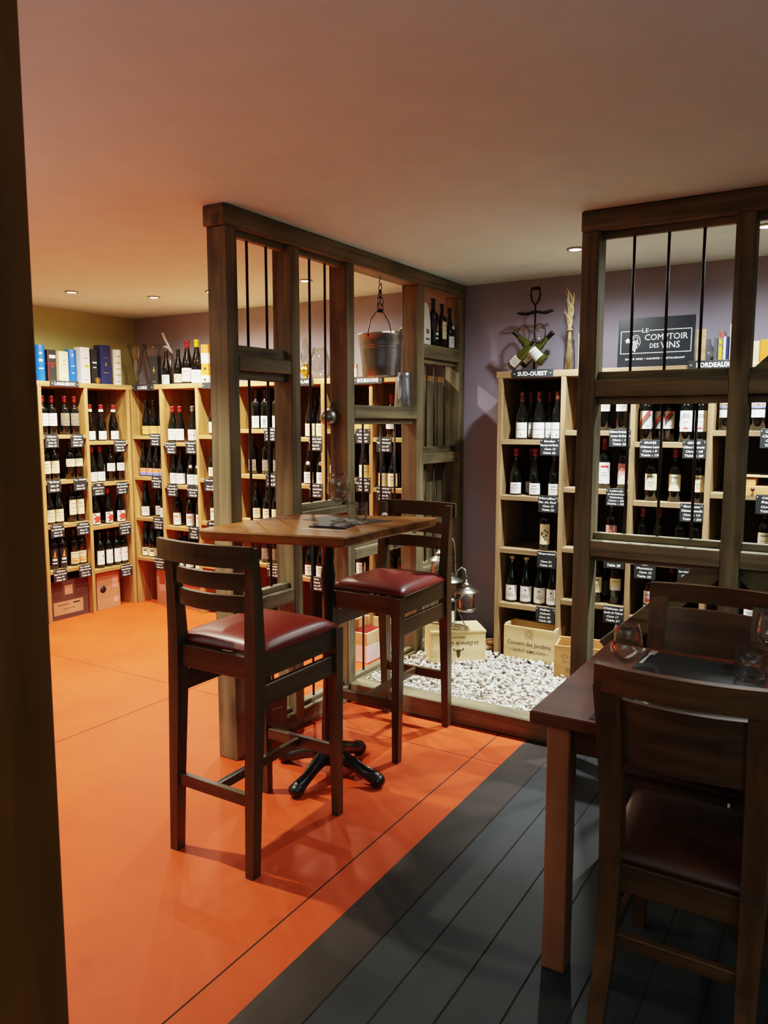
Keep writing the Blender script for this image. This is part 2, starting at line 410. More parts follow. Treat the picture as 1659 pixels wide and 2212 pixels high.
# ------------------------------------------------------------------ wine racks
ZL = {'L1':(1.455,1.105,.763,.41), 'L2':(1.40,1.064,.712,.351),
 'R0':(1.441,1.096,.749,.405), 'R1':(1.388,1.04,.696,.35), 'R2':(1.45,1.105,.76,.41), 'R3':(1.499,1.154,.81,.475), 'R4':(1.442,1.10,.755,.41),
 'R5':(1.50,1.155,.81,.47), 'R6':(1.447,1.103,.757,.41), 'S0':(1.445,1.098,.763,.413), 'B1':(1.503,1.163,.80,.478), 'B2':(1.44,1.105,.765,.432), 'B3':(1.507,1.169,.81,.475), 'B4':(1.447,1.10,.76,.41)}
YF = 4.52; XF = -5.26
XR = {'R0':(-5.262,-4.905), 'R1':(-4.905,-4.50), 'R2':(-4.50,-4.09), 'R3':(-4.09,-3.68), 'R4':(-3.68,-3.272), 'R5':(-3.272,-2.865), 'R6':(-2.865,-2.487),
      'S0':(-1.918,-1.515), 'B1':(-1.515,-1.105), 'B2':(-1.105,-.695), 'B3':(-.695,-.285), 'B4':(-.285,.125)}
YR = {'L1':(3.66,4.07), 'L2':(4.07,4.485)}
def rack(label, bays, top, P='pine'):
    xs = [XR[b][0] for b in bays] + [XR[bays[-1]][1]]
    cx = (xs[0]+xs[-1])/2
    t = empty('wine_rack', label, 'wine rack', (cx, 4.72, 0))
    for x in xs:
        m = MB(); m.box(x-.015-cx, x+.015-cx, YF-.005-4.72, .185, 0, SH-.04, .002); m.build('upright', M['timz' if x == -2.487 else P+'z'], t)
    m = MB(); m.box(top[0]-cx, top[1]-cx, YF-.005-4.72, .20, SH-.04, SH, .003); m.build('top_shelf', M[P+'x'], t)
    m = MB(); m.box(xs[0]-cx, xs[-1]-cx, .187, .2, 0, SH-.042, 0); m.build('back_panel', M['panel'], t)
    for b in bays:
        for z in ZL[b]:
            m = MB(); m.box(XR[b][0]+.0155-cx, XR[b][1]-.0155-cx, YF-.0046-4.72, .186, z-.03, z, .002); m.build('shelf', M[P+'x'], t)
    return t
rack('long pine wine rack along the back wall behind the bar table and left partition', ['R0','R1','R2','R3','R4','R5','R6'], (-5.255,-2.472))
rack('pine wine rack right of the purple wall strip, behind gravel bed and right partition', ['S0','B1','B2','B3','B4'], (-1.945,.14), 'pineg')
t = empty('wine_rack', 'pine wine rack standing along the olive left wall', 'wine rack', (-5.45, 4.07, 0))
for y in (3.66, 4.07, 4.487):
    m = MB(); m.box(-.185, .195, y-.015-4.07, y+.015-4.07, 0, SH-.04, .002); m.build('upright', M['pinez'], t)
m = MB(); m.box(-.198, .195, 3.635-4.07, 4.92-4.07, SH-.04, SH, .003); m.build('top_shelf', M['piney'], t)
m = MB(); m.box(-.198, -.186, 3.66-4.07, 4.487-4.07, 0, SH-.042, 0); m.build('back_panel', M['panel'], t)
for b in ('L1','L2'):
    for z in ZL[b]:
        m = MB(); m.box(-.185, .1945, YR[b][0]+.0155-4.07, YR[b][1]-.0155-4.07, z-.03, z, .002); m.build('shelf', M['piney'], t)

# ------------------------------------------------------------------ bottles
BO = [(0,.004),(.034,0),(.0372,.004),(.0372,.185),(.0355,.2),(.028,.213),(.018,.222),(.0155,.232),(.0148,.285),(.0162,.286),(.0162,.296),(.0125,.298),(0,.298)]
BU = [(0,.004),(.036,0),(.039,.004),(.039,.115),(.037,.14),(.031,.168),(.0235,.195),(.0185,.218),(.0158,.24),(.0148,.28),(.0162,.281),(.0162,.291),(.0125,.293),(0,.293)]
def cap_prof(kind, ln): 
    top = .2995 if kind == 'B' else .2945
    return [(.0168, top-ln), (.0158, top-ln*.6), (.0155, top-.015), (.0172, top-.014), (.0172, top-.003), (.014, top), (0, top+.0004)]
def lab(mb, kind, z0, z1, h, m=0, da=0, off=.0006):
    r = (.0372 if kind == 'B' else .039)+off
    mb.arc(r, z0, z1, da-math.radians(h), da+math.radians(h), m)
def lines(mb, kind, z0, z1, ks, m, w=28, da=0):
    for k in ks:
        zz = z0+(z1-z0)*k[0]; lab(mb, kind, zz, zz+k[1], k[2] if len(k) > 2 else w, m, da, .0010)
# style: shape, glass, capsule material, capsule length, painter of the label, spoken description
TXT = [(.72,.006,24),(.5,.0035,34),(.4,.0025,26),(.22,.0025,18)]
def simple(mat, z0, z1, h=62, ink='ink', ks=TXT, extra=None):
    def go(mb, kind):
        lab(mb, kind, z0, z1, h, 0); lines(mb, kind, z0, z1, ks, 1)
        if extra: extra(mb, kind)
    return (go, [M[mat], M[ink]])
def multi(mats, fn): return (fn, [M[x] for x in mats])
def f_c(mb, k): lab(mb,k,.012,.08,58,0); lines(mb,k,.012,.08,[(.62,.004,18),(.4,.003,22)],1,da=.25)
def f_j(mb, k):
    lab(mb,k,.01,.10,58,0); lines(mb,k,.01,.10,[(.15,.02,30),(.36,.022,44),(.6,.014,30)],1,da=.2); lines(mb,k,.01,.10,[(.08,.014,8)],2,da=-.3); lines(mb,k,.01,.10,[(.8,.012,12)],1,da=-.35)
def f_k(mb, k):
    lab(mb,k,.03,.16,58,0)
    for i in range(5): lab(mb,k,.095+.01*i,.105+.01*i,14-2.6*i,1,.02*i,.001)
    lines(mb,k,.03,.16,[(.3,.016,26),(.12,.008,30)],2)
def f_l(mb, k): lab(mb,k,.02,.115,58,0); lines(mb,k,.02,.115,[(.1,.02,40),(.38,.01,46)],1); lines(mb,k,.02,.115,[(.78,.012,34),(.62,.004,30)],2)
def f_m(mb, k): lab(mb,k,.03,.145,50,0); lines(mb,k,.03,.145,[(.55,.016,8)],1,da=.45); lines(mb,k,.03,.145,[(.3,.003,20)],2)
def f_o(mb, k): lab(mb,k,.01,.07,66,0); lines(mb,k,.01,.07,[(.0,.012,66),(.25,.008,50)],1); lines(mb,k,.01,.07,[(.5,.012,40),(.72,.01,60)],2)
def f_s(mb, k):
    lab(mb,k,.02,.105,62,0)
    for d in (-.6,-.1,.4): lines(mb,k,.02,.105,[(.0,.085,3)],1,da=d)
    lines(mb,k,.02,.105,[(.45,.005,50)],2)
def f_tm(mb, k):
    lab(mb,k,.01,.09,62,0); lines(mb,k,.01,.09,TXT,1)
    mb.ball((0,-.0335,.152), .016, 10, 0, None, (1,.35,1))
def f_u(mb, k): lab(mb,k,.012,.11,58,0); lines(mb,k,.012,.11,[(.62,.016,30)],1,da=-.15); lines(mb,k,.012,.11,[(.4,.003,30),(.28,.003,24)],2,da=-.1)
def f_A(mb, k): lab(mb,k,.012,.105,62,0); lines(mb,k,.012,.105,[(.52,.004,40)],1); lines(mb,k,.012,.105,[(.12,.012,4)],2)
def f_D(mb, k):
    lab(mb,k,.04,.165,52,0)
    for i,(z,d) in enumerate([(.105,-.35),(.12,.1),(.09,.3),(.08,-.1),(.065,.1),(.11,.45),(.095,-.5)]): lab(mb,k,z,z+.012,7,1,d,.001)
def f_E(mb, k):
    lab(mb,k,.016,.112,64,0)
    for i in range(4): lab(mb,k,.084+.003*i,.0872+.003*i,9-2*i,2,-.05,.001)
    lines(mb,k,.016,.112,[(.5,.003,14),(.36,.004,36),(.26,.003,28)],1)
def f_H(mb, k): lab(mb,k,.03,.155,54,0); lines(mb,k,.03,.155,[(.76,.012,34)],1); lines(mb,k,.03,.155,[(.5,.003,24),(.38,.003,30)],2)
def f_I(mb, k):
    lab(mb,k,.03,.15,56,0); lab(mb,k,.03,.05,46,1,0,.001); lab(mb,k,.05,.065,38,1,0,.001); lab(mb,k,.065,.078,26,1,0,.001); lab(mb,k,.078,.086,12,1,0,.001); lines(mb,k,.03,.15,[(.66,.005,26)],2)
def f_J(mb, k):
    lab(mb,k,.085,.155,56,0); lab(mb,k,.085,.1,36,1,0,.001); lab(mb,k,.1,.112,26,1,0,.001); lab(mb,k,.112,.12,12,1,0,.001); lines(mb,k,.085,.155,[(.75,.004,26)],2)
def f_K(mb, k):
    lab(mb,k,.075,.175,60,0)
    for i in range(9): lab(mb,k,.095+.0088*i,.104+.0088*i,16,1,-.85+.17*i,.001); lab(mb,k,.079+.0088*i,.088+.0088*i,13,2,-.75+.17*i,.001)
    lines(mb,k,.075,.175,[(.15,.004,14)],3,da=.3)
def f_L(mb, k): lab(mb,k,.06,.175,56,0); lines(mb,k,.06,.175,[(.78,.005,28),(.68,.005,34),(.45,.003,20)],1); lines(mb,k,.06,.175,[(.12,.006,22),(.18,.008,6)],2)
def f_O(mb, k): lab(mb,k,.075,.15,58,0); lines(mb,k,.075,.15,[(.1,.03,38),(.62,.012,36)],1); lines(mb,k,.075,.15,[(.2,.012,20)],2)
def f_P(mb, k):
    lab(mb,k,.118,.17,62,0)
    for i in range(4): lab(mb,k,.13+.009*i,.1335+.009*i,50,1,0,.001)
    lab(mb,k,.119,.126,62,2,0,.0008); lab(mb,k,.132,.139,6,3,0,.0014)
ST = {
'a':('B','bglass','dred',.055,simple('wht',.07,.165,66),'dark bottle with white label'),
'b':('B','bglass','red',.05,simple('smoke',.07,.168,62,'gold'),'dark bottle with smoky patterned label'),
'c':('G','bglass','red',.04,multi(['wht','ink'],f_c),'red-capped bottle with white label'),
'd':('B','bglass','blk',.05,simple('cream',.055,.15,62,'burnl'),'dark bottle with cream label'),
'e':('B','bglass','blk',.05,simple('cream',.10,.16,62),'bottle with small high cream label'),
'f':('G','bglass','dred',.05,simple('wht',.01,.085,54),'bottle with low white label'),
'g':('B','bglass','blk',.05,simple('wht',.085,.15,64),'bottle with high white label'),
'h':('G','bglass','blk',.05,simple('cream',.02,.115,70),'bottle with wide cream label'),
'i':('B','bglass','blk',.05,simple('cream',.06,.178,50),'bottle with tall cream label'),
'j':('G','bglass','red',.045,multi(['wht','inkr','inkd'],f_j),'bottle with red pictured label'),
'k':('B','bglass','blk',.05,multi(['black','inko','wht'],f_k),'bottle with black and orange label'),
'l':('B','bglass','blk',.05,multi(['cream','inko','pink'],f_l),'bottle with orange and cream label'),
'm':('B','bglass','blk',.05,multi(['wht','inkr','ink'],f_m),'bottle with red-squared white label'),
'n':('G','bglass','blk',.05,simple('orgp',.01,.08,60,'burnl'),'bottle with tan orange label'),
'o':('G','bglass','blk',.05,multi(['pink','inkb','inko'],f_o),'bottle with orange and blue label'),
'p':('G','bglass','blk',.05,simple('wht',.01,.088,56),'dark bottle with low white label'),
'q':('G','bglass','blk',.05,simple('cream',.01,.08,54,'inkd',[(.55,.012,22),(.8,.006,34)]),'bottle with yellow label'),
'qr':('G','bglass','dred',.05,simple('cream',.01,.08,54),'red-capped bottle'),
'r':('G','bglass','red',.052,simple('wht',.02,.11,66),'red-capped bottle with white label'),
's':('G','bglass','grey',.05,multi(['wht','inkr','ink'],f_s),'bottle with red-striped white label'),
't':('G','bglass','blk',.05,simple('wht',.01,.095,66),'dark bottle with white label'),
'tm':('G','bglass','blk',.05,multi(['wht','ink'],f_tm),'bottle with white label and medallion'),
'u':('B','bglass','blk',.05,multi(['wht','inko','ink'],f_u),'bottle with orange-marked white label'),
'v':('G','bglass','blk',.05,simple('cream',.02,.09,60),'dark bottle with cream label'),
'w':('B','bglass','blk',.05,simple('wht',.012,.10,50),'slim bottle with white label'),
'wp':('B','bglass','blk',.05,simple('wht',.012,.10,62,'ink',[(.4,.02,12),(.62,.012,16),(.25,.01,14)]),'bottle with swirl on white label'),
'x':('B','bglass','blk',.05,simple('smoke',.03,.115,52,'ink'),'dark bottle with grey label'),
'y':('G','bglass','blk',.05,simple('cream',.01,.085,60),'dark bottle with low cream label'),
'z':('G','bglass','blk',.05,simple('cream',.012,.10,62),'bottle with plain cream label'),
'R':('B','bglass','dred',.07,simple('wht',.06,.14,62),'red-necked bottle with white label'),
'A':('G','bglass','copper',.065,multi(['wht','ink','inkd'],f_A),'copper-capped bottle with white label'),
'C':('G','bglass','red',.05,simple('wht',.012,.08,56,'ink'),'red-capped bottle with small white label'),
'D':('B','bglass','blk',.05,multi(['cream','inkd'],f_D),'bottle with spotted cream label'),
'E':('G','bglass','cork',.006,multi(['wht','ink','inkd'],f_E),'bottle with black triangle on white label'),
'F':('B','bglass','blk',.05,simple('wht',.112,.168,58),'bottle with high white label'),
'H':('B','bglass','dred',.085,multi(['wht','inkr','ink'],f_H),'red-necked bottle with tall label'),
'I':('B','bglass','blk',.05,multi(['pink','wht','inkr'],f_I),'bottle with pink-white arched label'),
'J':('B','bglass','blk',.05,multi(['cream','wht','ink'],f_J),'bottle with tan-white arched label'),
'K':('B','bglass','blk',.05,multi(['wht','inkr','grey','ink'],f_K),'bottle with red diagonal label'),
'L':('B','bglass','blk',.05,multi(['wht','ink','inkr'],f_L),'bottle with tall white label'),
'M':('B','bglass','blk',.05,simple('cream',.062,.155,56,'ink',[(.78,.008,28),(.5,.003,30),(.4,.003,24),(.25,.003,18)]),'bottle with cream house label'),
'Mr':('B','bglass','red',.05,simple('cream',.062,.155,56,'ink',[(.78,.008,28),(.5,.003,30),(.4,.003,24)]),'red-capped bottle with cream label'),
'N':('B','bglass','red',.055,simple('wht',.03,.10,60),'red-capped bottle with white label'),
'O':('B','bglass','blk',.05,multi(['wht','pink','inkr'],f_O),'bottle with ornate two-piece label'),
'P':('B','bglass','blk',.05,multi(['wht','inkd','inkb','inkr'],f_P),'bottle with chevron-striped label'),
}
proto = {}
def bottle(style):
    """a new wine bottle (glass body with capsule and label); the first of a style is built, the rest are copies"""
    if style not in proto:
        k, gl, cm, cl, (fn, mats), _ = ST[style]
        b = MB(); b.lathe(BO if k == 'B' else BU, 22); r = b.build('wine_bottle', M[gl])
        c = MB(); c.lathe(cap_prof(k, cl), 16)
        if style == 'c':
            c.lathe([(.0185,.236),(.019,.24),(.0186,.252),(.018,.256)], 16, 1)
        c.build('capsule', [M[cm], M['wht']], r)
        l = MB(); fn(l, k); l.build('label', mats, r)
        if style in 'OP':
            l = MB(); lab(l, k, .045 if style == 'O' else .07, .068 if style == 'O' else .112, 60); l.build('lower_label', M['wht'], r)
        proto[style] = (r, [False])
    r, used = proto[style]
    if not used[0]: used[0] = True; return r
    return dup(r, (0,0,0))
BT = {
('L1',0):[(3.711,0,'a'),(3.79,0,'a'),(3.906,0,'b'),(3.990,0,'b')],
('L1',1):[(3.714,0,'d'),(3.792,0,'d'),(3.931,0,'e'),(4.010,0,'e')],
('L1',2):[(3.731,0,'h'),(3.812,0,'h'),(3.931,0,'i'),(4.012,0,'i')],
('L1',3):[(3.746,0,'k'),(3.824,0,'k'),(3.931,0,'l'),(4.012,0,'l')],
('L2',0):[(4.139,0,'c'),(4.245,0,'c'),(4.368,0,'c')],
('L2',1):[(4.138,0,'f'),(4.218,0,'f'),(4.322,0,'g'),(4.421,0,'g')],
('L2',2):[(4.151,0,'j'),(4.281,0,'j'),(4.407,0,'j')],
('L2',3):[(4.181,0,'m'),(4.267,0,'m'),(4.345,0,'m'),(4.430,0,'m')],
('R0',0):[(-5.160,0,'n'),(-5.065,0,'n'),(-4.966,0,'n')],
('R0',1):[(-5.205,0,'o'),(-5.122,0,'o'),(-5.041,0,'o'),(-4.961,0,'o')],
('R0',2):[(-5.203,0,'p'),(-5.136,1,'p'),(-4.971,0,'p')],
('R0',3):[(-5.206,0,'q'),(-5.125,0,'q'),(-5.034,0,'q'),(-5.165,1,'qr'),(-5.075,1,'qr')],
('R1',0):[(-4.848,0,'r'),(-4.767,0,'r'),(-4.622,0,'s'),(-4.557,0,'s')],
('R1',1):[(-4.845,0,'t'),(-4.762,0,'t'),(-4.643,0,'tm'),(-4.560,0,'tm')],
('R1',2):[(-4.815,0,'u'),(-4.671,0,'u'),(-4.560,0,'u')],
('R1',3):[(-4.802,0,'p'),(-4.691,0,'p'),(-4.575,0,'p'),(-4.84,1,'qr')],
('R2',0):[(-4.387,0,'s')], ('R2',1):[(-4.402,0,'v')], ('R2',2):[(-4.394,0,'u')],
('R3',0):[(-4.02,1,'w'),(-3.941,0,'w'),(-3.853,0,'wp'),(-3.741,0,'w')],
('R3',1):[(-3.982,0,'x'),(-3.853,0,'x'),(-3.745,0,'x')],
('R3',2):[(-3.959,0,'y'),(-3.846,0,'y'),(-3.763,0,'y')],
('R3',3):[(-3.870,0,'x'),(-3.790,0,'x')],
('R4',0):[(-3.432,0,'z'),(-3.457,1,'z'),(-3.330,0,'z')],
('R4',1):[(-3.448,0,'tm'),(-3.333,0,'tm')],
('R4',3):[(-3.452,0,'p'),(-3.348,0,'p')],
('R5',0):[(-3.204,0,'z')],
('R5',1):[(-3.214,0,'tm'),(-2.962,0,'z'),(-2.978,1,'z')],
('R5',3):[(-2.994,0,'p'),(-2.922,1,'p')],
('R6',0):[(-2.742,0,'R')],
('R6',1):[(-2.807,0,'z'),(-2.725,0,'z'),(-2.77,1,'z')],
('R6',3):[(-2.738,0,'x'),(-2.656,0,'x')],
('S0',0):[(-1.798,0,'A'),(-1.686,0,'A'),(-1.571,0,'A'),(-1.778,1,'A'),(-1.654,1,'A')],
('S0',1):[(-1.831,0,'C'),(-1.703,0,'C'),(-1.581,0,'C'),(-1.768,1,'C')],
('S0',2):[(-1.631,0,'D')],
('S0',3):[(-1.844,0,'E'),(-1.749,0,'E'),(-1.658,0,'E'),(-1.573,0,'E')],
('B1',0):[(-1.288,0,'F'),(-1.185,0,'F')],
('B1',1):[(-1.276,0,'H'),(-1.165,0,'I')],
('B1',2):[(-1.222,0,'I')],
('B1',3):[(-1.301,0,'M'),(-1.283,1,'x'),(-1.189,0,'J')],
('B2',0):[(-1.046,0,'K'),(-.976,0,'K'),(-.945,1,'K'),(-.830,0,'L'),(-.752,0,'L')],
('B2',1):[(-1.006,0,'M'),(-.878,0,'Mr'),(-.752,0,'M')],
('B2',2):[(-1.044,0,'N'),(-.956,0,'N'),(-.836,0,'x'),(-.752,0,'x')],
('B2',3):[(-.988,0,'O'),(-.893,1,'qr')],
('B3',0):[(-.626,0,'P'),(-.469,0,'P')],
('B3',2):[(-.408,0,'M')],
('B3',3):[(-.454,0,'p')],
}
BAY = {'L1':'left Languedoc bay','L2':'right Languedoc bay','R0':'bay under Loire sign','R1':'bay right of Loire sign','R2':'bay beside tall near post','R3':'bay behind first barred opening',
 'R4':'bay under Beaujolais sign','R5':'bay under Bourgogne sign','R6':'bay behind metal jug','S0':'bay under Sud-Ouest sign','B1':'bay right of Sud-Ouest sign','B2':'bay under grape sign','B3':'bay under Bordeaux sign'}
LEV = ['top shelf','second shelf','third shelf','lowest shelf']
ORD = ['first','second','third','fourth','fifth']
for (bay, lv), L in BT.items():
    left = bay[0] == 'L'; z = ZL[bay][lv]
    lo, hi = (YR if left else XR)[bay]
    rows = {0: [], 1: []}; last = None
    for p, row, st in sorted(L):
        p = min(max(p*(1.003 if left else 1), lo+.0525), hi-.0525); dep = .072 + .1*row + random.uniform(-.004, .004)
        if row == 0 and last is not None and p-last[0] < .072 and last[1] < .12:
            dep = .166; p += 0 if left else .075*p/4.6*.6
            p = min(max(p, lo+.056), hi-.056)
        if row == 0: last = (p, dep)
        rows[row].append((p, dep, st))
    for row, it in rows.items():
        for i, (p, dep, st) in enumerate(it):
            o = bottle(st)
            if left: o.location = (XF-dep+.005, p, z); o.rotation_euler = (0,0,PI/2 - .25 + random.uniform(-.12,.12))
            else: o.location = (p, YF+dep-.005, z); o.rotation_euler = (0,0, (-p/4.6)*.5 + random.uniform(-.12,.12))
            if row == 0: pos = '%s from left' % ORD[i] if len(it) > 1 else 'alone in front'
            else: pos = '%s of back row' % ORD[i] if len(it) > 1 else 'behind the others'
            tag(o, '%s, %s, %s, %s' % (ST[st][5], pos, LEV[lv], BAY[bay]), 'bottle', 'wine bottles on the rack shelves')

# ------------------------------------------------------------------ price slates and region signs
SL = {
('L1',0):[(3.743,1.408,'Château\nLa Tour\nCave 13\nTable 23'),(3.969,1.407,'Château\nMoulin\nCave : 15\nTable 25')],
('L1',1):[(3.745,1.066,'Vin Doux\nCave 18\nTable 28'),(3.978,1.065,'La Vielle\n \nCave 20\nTable 30')],
('L1',2):[(3.754,.716,'Château\nLes Villes Blanches\nCave 18\nTable 28'),(3.988,.709,'Château\nSt Pierre de Serjac\nCave 14\nTable 24')],
('L1',3):[(3.762,.365,'Château\nVieux Vin Corbel\nCave 18\nTable 28'),(3.992,.364,'La Belle\nL\'Effet Viognier\nCave 12\nTable 22')],
('L2',0):[(4.382,1.356,'Faugères\nL\'Arbre Sud\nCave 18\nTable 28')],
('L2',1):[(4.150,1.010,'Pic\nSaint Jean\nCave 11\nTable 21'),(4.387,1.004,'Minervois\nLa Livinière\nCave 16\nTable 26')],
('L2',2):[(4.400,.659,'Corbières\nLe Petit Clos\nCave 18\nTable 28')],
('L2',3):[(4.399,.303,'Domaine de\nMontblanc\nCave 14\nTable 24')],
('R0',0):[(-4.979,1.408,'Touraine\nSauvignon\nCave 15\nTable 25')],
('R0',1):[(-4.978,1.054,'Chinon\nRoches des Bois\nCave 15\nTable 25')],
('R0',2):[(-4.976,.710,'Saumur\nChampigny\nCave 18\nTable 28')],
('R0',3):[(-4.974,.372,'Bourgueil\nLes Galichets\nCave 15\nTable 25')],
('R1',0):[(-4.799,1.345,'Sancerre\nLes Terres\nCave 22\nTable 32'),(-4.572,1.351,'Sancerre\nRouge\nCave 20\nTable 30')],
('R1',1):[(-4.797,.997,'Menetou\nClos du Prieur\nCave 18\nTable 28'),(-4.566,1.0,'Quincy\nLa Charnivolle\nCave 18\nTable 28')],
('R1',2):[(-4.565,.659,'Pouilly\nFumé\nCave 23\nTable 33')],
('R2',1):[(-4.378,1.059,'Fleurie\n \nCave 16\nTable 26')],
('R2',2):[(-4.360,.717,'Morgon\nCave 18\nTable 28')],
('R3',0):[(-3.751,1.462,'Chiroubles\nDomaine\nCave 15\nTable 25')],
('R3',1):[(-3.743,1.120,'Chénas\nCave 17\nTable 27')],
('R3',3):[(-3.747,.430,'L\'Ancien\nBeaujolais\nCave 13\nTable 23')],
('R4',0):[(-3.336,1.398,'Moulin à Vent\nClos du Tremblay\nCave 23\nTable 43')],
('R4',1):[(-3.335,1.060,'Régnié\nDomaine de la Ronze\nCave 21\nTable 41')],
('R4',3):[(-3.338,.373,'Viré\nClessé\nCave 33\nTable 43')],
('R5',0):[(-2.931,1.456,'Paul\nBois Noir\nCave 20\nTable 30')],
('R5',1):[(-2.930,1.120,'Mâcon\nLes Sennailles\nCave 18\nTable 28')],
('R6',0):[(-2.758,1.400,'Savigny\nVolnay Romanay\nCave 43\nTable 63')],
('R6',1):[(-2.759,1.065,'Mercurey\nChâteau de Chamirey\nCave 46\nTable 66')],
('S0',0):[(-1.589,1.403,'Gordon\nPanorama des Pierres\nCave 13\nTable 23')],
('S0',1):[(-1.593,1.057,'Marcillac\nFin de Sud\nCave 13\nTable 23')],
('S0',2):[(-1.593,.715,'Empreinte\n \nCave 21\nTable 41')],
('S0',3):[(-1.593,.367,'Malbec\nCahors\nCave 18\nTable 28')],
('B1',0):[(-1.175,1.462,'Château Rochebelle\nLussac St-Emilion\nCave : 12\nTable 22')],
('B1',1):[(-1.182,1.119,'Lalande\nde Pomerol-la-son\nTaimine\nCave : 22\nTable : 32')],
('B1',2):[(-1.184,.752,'Fronsac\nCave 18\nTable 28')],
('B1',3):[(-1.177,.426,'Château la\nLande de Taleran\nCave 11\nTable 21')],
('B2',0):[(-1.001,1.402,'GRAVES\nChâteau Laura\nCave : 9\nTable : 19'),(-.770,1.404,'GRAVES\nChâteau Lamarotte\nCave : 18\nTable : 28')],
('B2',1):[(-.769,1.054,'Bordeaux\nChâteau Lamoulle\nCave : 14\nTable : 24')],
('B2',2):[(-1.007,.708,'Roc\nMontalon\nCave 12\nTable 22'),(-.768,.709,'Bergerac\nLes vignes d\'Albert\nCave 18\nTable 28')],
('B3',0):[(-.387,1.467,'Château\nClos Noir\nCave 20\nTable 30')],
('B3',1):[(-.391,1.120,'Côtes\nBeynat\nCave 16\nTable 26')],
('B3',2):[(-.357,.746,'Blaye\nCave 14\nTable 24')],
}
W2, H2 = .06, .051
for (bay, lv), L in SL.items():
    left = bay[0] == 'L'
    for i, (p, z, s) in enumerate(L):
        b = MB(); b.box(-W2, W2, -.0035, 0, -H2, H2, .001)
        loc = (XF+.0046, p, z) if left else (p, YF-.0046, z)
        o = b.build('price_slate', M['slate'], None, loc)
        if left: o.rotation_euler = (0,0,PI/2)
        k = MB(); n = s.count('\n')+1
        F = frame((0,-.0042,0), (1,0,0), (0,0,1)); LS = s.split('\n'); hh = 2*H2*.92/n
        for j, ln in enumerate(LS):
            if not ln.strip(): continue
            w = min(2*W2*.92, .0112*len(ln)) if j < n-2 else .0098*len(ln)
            text(k, ln, F, w, hh*(.66 if any(c in 'gpqyj' for c in ln) else .55), 0, .18, .03, cx=random.uniform(-.004,.004), cy=H2*.92-hh*(j+.5))
        for sx in (-1, 1): k.box(sx*W2*.88-.0025, sx*W2*.88+.0025, -.0043, -.0038, H2*.72, H2*.82, 0)
        k.build('chalk_lettering', M['chalk'], o)
        side = '' if len(L) == 1 else ('left ' if i == 0 else 'right ')
        tag(o, 'black slate with chalked prices, %shung on %s edge, %s' % (side, LEV[lv], BAY[bay]), 'price sign', 'chalk price slates on the shelf edges')
def sign(s, a, b, z0, z1, label, left=False, tw=.72, bolts=True):
    w = (b-a)/2; h = (z1-z0)/2; c = (a+b)/2
    m = MB(); m.box(-w, w, -.008, 0, -h, h, .0015)
    o = m.build('region_sign', M['slate'], None, (XF+.0063, c, (z0+z1)/2) if left else (c, YF-.0063, (z0+z1)/2))
    if left: o.rotation_euler = (0,0,PI/2)
    k = MB(); F = frame((0,-.009,0), (1,0,0), (0,0,1))
    if s: text(k, s, F, 2*w*tw, 2*h*.52, 0, 0, .03, 1.05)
    if bolts:
        for sx in (-1, 1): k.ball((sx*w*.88, -.009, 0), .004, 8, 0, None, (1,.4,1))
    k.build('lettering', M['chalk'], o)
    tag(o, label, 'sign', 'chalked wine region signs on the rack tops')
sign('LANGUEDOC', 3.75, 4.002, 1.822, 1.868, 'black sign chalked LANGUEDOC on the left wall rack edge', True)
sign('LOIRE', -5.228, -4.973, 1.812, 1.862, 'black sign chalked LOIRE in the far left corner', tw=.42)
sign('', -4.425, -4.17, 1.812, 1.862, 'black sign without visible lettering, half hidden behind the tall post')
sign('BEAUJOLAIS', -3.60, -3.347, 1.81, 1.864, 'black sign reading AIS at its end, behind second barred opening')
sign('BOURGOGNE', -3.0, -2.766, 1.81, 1.862, 'black sign chalked BOURGOGNE under the hanging bucket')
sign('SUD-OUEST', -1.837, -1.578, 1.818, 1.868, 'black sign chalked SUD-OUEST over the gravel bed')
sign('BORDEAUX', -.821, -.563, 1.832, 1.882, 'black sign chalked BORDEAUX seen through the right partition', tw=.66)

# ------------------------------------------------------------------ gravel bed
m = MB(); m.box(-2.355, -1.09, 3.485, 3.60, 0, .105, .006); m.box(-1.105, -.99, 3.61, 4.50, 0, .10, .006)
m.v = [(x+.0, y, z) for x, y, z in m.v]
o = m.build('kerb_timber', M['timx']); tag(o, 'weathered timber kerb edging the front of the white gravel bed', 'edging')
import bmesh
bm = bmesh.new(); bmesh.ops.create_icosphere(bm, subdivisions=1, radius=1)
bv = np.array([v.co[:] for v in bm.verts]); bf = np.array([[v.index for v in q.verts] for q in bm.faces]); bm.free()
rng = np.random.default_rng(3); N = 4600
gx0, gx1, gy0, gy1 = -2.35, -1.11, 3.605, 4.78
cen = np.stack([rng.uniform(gx0, gx1, N), rng.uniform(gy0, gy1, N), .078 + rng.uniform(-.012, .018, N)], 1)
cen[:, 0] = np.clip(cen[:, 0], gx0+.018, gx1-.018); cen[:, 1] = np.clip(cen[:, 1], gy0+.016, gy1)
keep = ~((cen[:,1] > 4.50) & (cen[:,0] > -1.95))
cen = cen[keep]; N = len(cen)
nb = len(bv); V = np.zeros((N, nb, 3)); col = np.zeros((N, nb, 4)); col[..., 3] = 1
